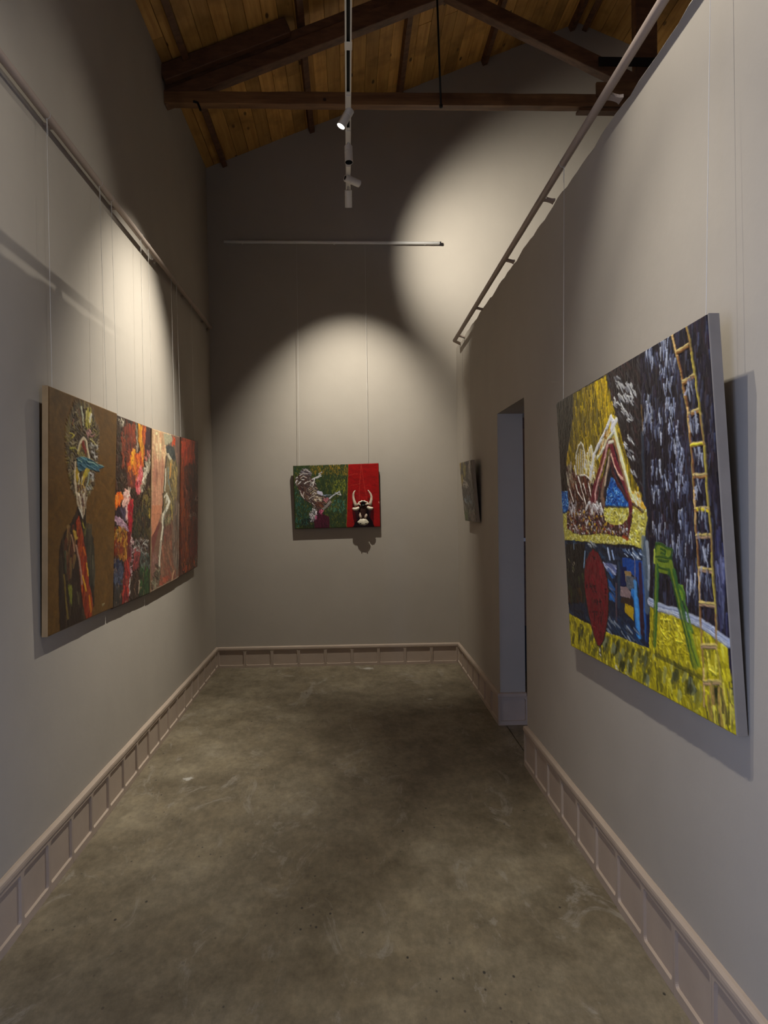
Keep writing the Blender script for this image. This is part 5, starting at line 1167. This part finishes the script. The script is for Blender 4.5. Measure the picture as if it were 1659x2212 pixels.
# ============================================================ PAINTINGS
def canvas(name, label, corners, thick, art, edge_mat, relief=.003, group=None):
    """corners TL, TR, BR, BL of the painted face; thick = vector from face to stretcher back"""
    TL, TR, BR, BL = [Vector(c) for c in corners]; th = Vector(thick)
    root = tag(empty(name, (BL+BR)/2), label, 'painting', group)
    o0 = Vector(root.location)
    nrm = (TR-TL).cross(BL-TL).normalized()
    if nrm.dot(th) > 0: nrm = -nrm
    # stretched canvas: sides, softly rounded face edge, back
    b = MB(); c = [TL, TR, BR, BL]; ctr = (TL+TR+BR+BL)/4
    loops = []
    for k, (off, inset) in enumerate(((0.0, .0035), (.0012, .0008), (.004, 0), (1, 0), (1, .02))):
        L_ = []
        for p in c:
            q = p+(ctr-p).normalized()*inset*1.4
            q = q+(th if off == 1 else th.normalized()*off)
            L_.append(q)
        loops.append(L_)
    vs = [v for L_ in loops for v in L_]; fs = []
    for i in range(len(loops)-1):
        for k in range(4): fs.append((i*4+k, i*4+(k+1) % 4, (i+1)*4+(k+1) % 4, (i+1)*4+k))
    n = len(loops); fs.append(((n-1)*4, (n-1)*4+1, (n-1)*4+2, (n-1)*4+3))
    b.add(vs, fs); b.build('stretched_canvas', edge_mat, root)
    # painted face
    colr, hg = art; H, W = hg.shape
    ins = .0032
    def inset(p): return p+(ctr-p).normalized()*ins
    a, b_, c_, d_ = [np.array(inset(p)-o0) for p in (TL, TR, BR, BL)]
    u = np.linspace(0, 1, W)[None, :, None]; v = np.linspace(0, 1, H)[:, None, None]
    P = (a*(1-u)+b_*u)*(1-v)+(d_*(1-u)+c_*u)*v
    edge = np.ones((H, W)); edge[0] = edge[-1] = 0; edge[:, 0] = edge[:, -1] = 0
    P = P+np.array(nrm)*((hg*relief+.0006)*edge-.0003*(1-edge))[..., None]
    me = bpy.data.meshes.new('painted_face')
    nv = W*H; nf = (W-1)*(H-1)
    me.vertices.add(nv); me.vertices.foreach_set('co', P.reshape(-1).astype(np.float32))
    idx = np.arange(nv).reshape(H, W)
    q = np.stack([idx[:-1, :-1], idx[1:, :-1], idx[1:, 1:], idx[:-1, 1:]], -1).reshape(-1, 4)
    f0 = P[0, 0]; e1 = P[1, 0]-f0; e2 = P[0, 1]-f0
    if np.dot(np.cross(e1, e2), np.array(nrm)) < 0: q = q[:, ::-1]
    me.loops.add(nf*4); me.loops.foreach_set('vertex_index', q.reshape(-1).astype(np.int32))
    me.polygons.add(nf); me.polygons.foreach_set('loop_start', np.arange(0, nf*4, 4, dtype=np.int32))
    me.polygons.foreach_set('use_smooth', np.ones(nf, bool))
    me.update(calc_edges=True)
    at = me.color_attributes.new('pigment', 'FLOAT_COLOR', 'POINT')
    rgba = np.ones((nv, 4), np.float32); rgba[:, :3] = colr.reshape(-1, 3)
    at.data.foreach_set('color', rgba.reshape(-1))
    me.materials.append(PAINT)
    o = bpy.data.objects.new('painted_face', me); COL.objects.link(o); o.parent = root
    return root
def wire(label, top, bot, r=.0009, loop_r=None, rodc=None):
    b = MB(); b.tube([bot, top], r, 5, caps=False)
    if rodc is not None:     # turn of line round the rod
        pts = [Vector(rodc)+Vector((math.cos(A)*loop_r, .006*math.sin(A/2), math.sin(A)*loop_r)) for A in [i*2*math.pi/10 for i in range(11)]]
        b.tube([top]+pts, r, 5, caps=False)
        b.tube([Vector(top)+Vector((0, .006, .0)), Vector(top)+Vector((0, .012, -.06)), Vector(top)+Vector((0, .0, -.075))], r, 5, caps=False)
    tag(b.build('hanging_line', CLEAR), label, 'hanging line', 'nylon lines holding the canvases')

def left_corners(q, ob=.035):
    TL, TR, BR, BL = q
    bl = on_left(*BL, ob); br = on_left(*BR, ob)
    return [on_y(*TL, bl.y), on_y(*TR, br.y), br, bl]
LB = [('p1', art_p1, CANVAS_TAN, 'tall brown canvas of a figure with wild hair and a blue eye band'),
      ('p2', art_p2, CANVAS_DARK, 'narrow dark abstract canvas with orange and crimson patches, right of the brown portrait'),
      ('p3', art_p3, CANVAS_TAN, 'narrow pink and brown canvas of a thin figure in a dark cap'),
      ('p4', art_p4, CANVAS_DARK, 'dark red streaked abstract canvas, the farthest on the left wall')]
WN = dict(p1='brown portrait', p2='orange and crimson abstract', p3='pink thin figure canvas', p4='dark red canvas')
for k, fn, em, lab in LB:
    cs = left_corners(BQ[k])
    if k == 'p4':
        for i in (0, 3): cs[i].y = max(cs[i].y, prev_y+.004)
    prev_y = max(cs[1].y, cs[2].y)
    if k == 'p2': cs = [c+Vector((-.004, 0, 0)) for c in cs]
    root = canvas('painting', lab, cs, (-.024, 0, 0), fn(), em)
    for f_ in (.08, .86):
        wl = 'thin clear line holding the %s end of the %s' % ('near' if f_ < .5 else 'far', WN[k])
        p = cs[0].lerp(cs[1], f_)+Vector((-.012, 0, -.004)); top = Vector((LRX+.002, p.y+.02, 3.125-.0175))
        wire(wl, top, p, rodc=(LRX, p.y+.02, 3.125), loop_r=.0178)

# back wall canvas, hung a little crooked, with the horned mask fixed to it
q = BQ['bull']
cs = [on_y(*q[0], YB-.072), on_y(*q[1], YB-.066), on_y(*q[2], YB-.042), on_y(*q[3], YB-.045)]
bull = canvas('painting', 'green and red canvas carrying a horned bull mask, on the back wall', cs, (0, .026, 0), art_bull(), CANVAS_DARK, .0016)
for (x0, y0), f_ in (((644, 645), .075), ((792, 640), .875)):
    p = cs[0].lerp(cs[1], f_)+Vector((0, .012, -.002)); wire('thin line on the back wall holding the %s of the bull canvas' % ('green side' if f_ < .5 else 'red side'), (p.x-.002, 7.09, 3.936), p, r=.0012)

q = BQ['small']
bl_, br_ = on_x(*q[3], XR-.04), on_x(*q[2], XR-.04)
cs = [on_y(*q[0], bl_.y), on_y(*q[1], br_.y), br_, bl_]
sm = canvas('painting', 'small grey and yellow abstract canvas tilted forward beside the doorway', cs, (.026, 0, 0), art_small(), CANVAS_GREY, .003)
for f_ in (.2, .8):
    p = cs[0].lerp(cs[1], f_)+Vector((.012, 0, -.002)); wire('thin line holding the %s edge of the small tilted abstract' % ('far' if f_ < .5 else 'near'), (RRX+.004, p.y+.02, 2.952), p, r=.0007)

q = BQ['big']
bl_, br_ = on_x(*q[3], XR-.036), on_x(*q[2], XR-.036)
cs = [on_y(*q[0], bl_.y), on_y(*q[1], br_.y), br_, bl_]
big = canvas('painting', 'large thickly painted canvas with a ladder, green stool and red balloon', cs, (.030, 0, 0), art_big(), CANVAS_GREY, .0042)
for f_ in (.04, .97):
    p = cs[0].lerp(cs[1], f_)+Vector((.016, 0, -.003)); yy = p.y+.01
    zz = 3.055+(2.968-3.055)*(yy+1)/7.8
    wire('thin line holding the %s edge of the large ladder canvas' % ('far' if f_ < .5 else 'near'), (RRX+.003, yy, zz-.0175), p, rodc=(RRX, yy, zz), loop_r=.0178)

# ============================================================ BULL MASK (parts of the back wall canvas)
IV = mat_plaster('aged_ivory', (.66, .60, .46), .22, 45, .45)
HORN = mat_plaster('horn_tan', (.46, .36, .27), .25, 30, .4)
HIDE = mat_plaster('dark_hide', (.055, .022, .016), .3, 40, .6)
def bp(cx, cy, off): return on_y(745+cx/14.74, 1040+cy/14.74, YB-.060-off*.30)
mask = MB()
# skull: loft of cross-sections from brow to snout, standing well off the canvas
secs = [((585, 720), 165, .012, .12), ((585, 800), 150, .02, .17), ((580, 900), 128, .03, .16), ((580, 1020), 100, .03, .14), ((580, 1120), 84, .03, .12), ((580, 1190), 78, .04, .11)]
vs = []; fs = []; ns = 14
for (c, hwid, near, far) in secs:
    for k in range(ns):
        A = math.pi*2*k/ns
        off = near+(far-near)*(.5+.5*math.sin(A)); vs.append(bp(c[0]+hwid*math.cos(A), c[1], off))
for i in range(len(secs)-1):
    for k in range(ns): fs.append((i*ns+k, i*ns+(k+1) % ns, (i+1)*ns+(k+1) % ns, (i+1)*ns+k))
fs += [tuple(range(ns)), tuple(range((len(secs)-1)*ns, len(secs)*ns))]
mask.add(vs, fs)
mask = mask.build('bull_mask', HIDE, bull, True); mask['label'] = 'dark bull mask with ivory horns, ears and muzzle'
def blob(name, pts_r, mat, seg=12):
    b = MB(); b.tube([p for p, r in pts_r], [r for p, r in pts_r], seg); o = b.build(name, mat, mask, True); return o
for hx in ([(370, 790), (330, 720), (290, 610), (268, 500), (270, 400), (295, 330), (332, 288)],
           [(780, 760), (815, 690), (842, 590), (845, 480), (815, 390), (770, 320), (728, 272)]):
    rr = [.0165, .0155, .013, .011, .009, .0065, .003]
    blob('horn', [(bp(x, y, .19-.018*i), r) for i, ((x, y), r) in enumerate(zip(hx, rr))], HORN)
for ex in ([(455, 820), (420, 850), (360, 880), (300, 880), (250, 868), (236, 872)], [(705, 810), (745, 830), (800, 860), (850, 855), (885, 850), (897, 856)]):
    rr = [.007, .0145, .0165, .0145, .010, .004]
    blob('ear', [(bp(x, y, .20), r) for (x, y), r in zip(ex, rr)], IV)
# scalloped crown round the hollow brow
b = MB(); pts = []
for k in range(13):
    A = math.pi*(k/12); pts.append(bp(580-170*math.cos(A), 760-130*math.sin(A), .15+.01*math.sin(A)))
b.tube(pts, [.006+.003*(k % 2) for k in range(13)], 8)
for k in (1, 3, 5, 7, 9, 11):
    A = math.pi*(k/12); p = bp(580-170*math.cos(A), 760-130*math.sin(A), .155); q_ = bp(580-205*math.cos(A), 760-172*math.sin(A), .16); b.tube([p, q_], [.005, .0018], 6)
b.build('crown_fringe', IV, mask, True)
for x0, x1 in ((400, 520), (640, 760)):
    b = MB(); b.tube([bp(x0, 735, .18), bp((x0+x1)/2, 720, .19), bp(x1, 775 if x0 < 500 else 720, .18)], [.004, .0065, .003], 6); b.build('brow_tuft', IV, mask, True)
b = MB(); lathe(b, [(0, .001), (0, .020), (.006, .0235), (.012, .020)], bp(580, 700, .165), (0, -1, 0), 16); b.build('brow_hollow', BLACK, mask, True)
for sd in (-1, 1):
    c0 = 580
    b = MB(); b.tube([bp(c0+sd*95, 990 if sd < 0 else 1030, .10), bp(c0+sd*105, 1060, .12), bp(c0+sd*85, 1120, .12), bp(c0+sd*62, 1180, .12)], [.003, .011, .013, .009], 8); b.build('cheek', HORN, mask, True)
# muzzle: broad knuckled ivory snout
prof = [(500, 1160, .006), (485, 1200, .012), (470, 1250, .017)]
b = MB(); ns = 18; vs = []; fs = []
outl = [(500, 1165), (540, 1200), (580, 1180), (625, 1195), (670, 1165), (700, 1215), (768, 1295), (735, 1345), (690, 1375), (630, 1400), (560, 1390), (500, 1380), (440, 1340), (388, 1292), (450, 1235)]
n = len(outl); cx_, cy_ = 580, 1290
for sc, off in ((.80, .06), (1.0, .09), (1.0, .115), (.86, .14), (.55, .15), (.22, .154)):
    for x, y in outl: vs.append(bp(cx_+(x-cx_)*sc, cy_+(y-cy_)*sc, off))
for i in range(5):
    for k in range(n): fs.append((i*n+k, i*n+(k+1) % n, (i+1)*n+(k+1) % n, (i+1)*n+k))
fs += [tuple(range(n)), tuple(range(5*n, 6*n))]
b.add(vs, fs); b.build('muzzle', IV, mask, True)
for x in (500, 668):
    b = MB(); lathe(b, [(0, .0005), (0, .0045), (.003, .0055)], bp(x, 1345, .150), (0, -1, 0), 10); b.build('nostril', BLACK, mask, True)

# ============================================================ SIDE ROOM: tall cabinet glimpsed through the doorway
cab = tag(empty('cabinet', (1.85, 6.9, floor_z(6.9))), 'tall brown wooden cabinet glimpsed through the doorway', 'cabinet')
CW = mat_wood('cabinet_wood', (.17, .075, .022), (.26, .12, .04), knots=False, stretch=(9, 9, 1))
b = MB(); zf = floor_z(6.7)
b.box((1.40, 6.75, zf), (2.30, 7.10, .40)); b.build('plinth', BLACK, cab)
b = MB(); b.box((1.40, 6.75, .40), (2.30, 7.10, 2.27)); bevel(b.build('cabinet_body', DARK, cab), .004)
for xa, xb in ((1.41, 1.845), (1.855, 2.29)):
    b = MB(); b.box((xa, 6.735, 1.20), (xb, 6.752, 2.17)); d_ = bevel(b.build('cabinet_door', CW, cab), .003)
    b = MB(); b.box((xa, 6.735, .42), (xb, 6.752, 1.15)); d2 = bevel(b.build('cabinet_door', DARK, cab), .003)
    b = MB(); b.tube([(xb-.03 if xa < 1.5 else xa+.03, 6.73, 1.5), (xb-.03 if xa < 1.5 else xa+.03, 6.715, 1.52), (xb-.03 if xa < 1.5 else xa+.03, 6.715, 1.6), (xb-.03 if xa < 1.5 else xa+.03, 6.73, 1.62)], .005, 6)
    o = b.build('handle', IRON, d_)
b = MB(); b.box((1.395, 6.725, 1.16), (2.305, 7.10, 1.19)); b.build('shelf_edge', WHITE, cab)
bpy.context.view_layer.update()
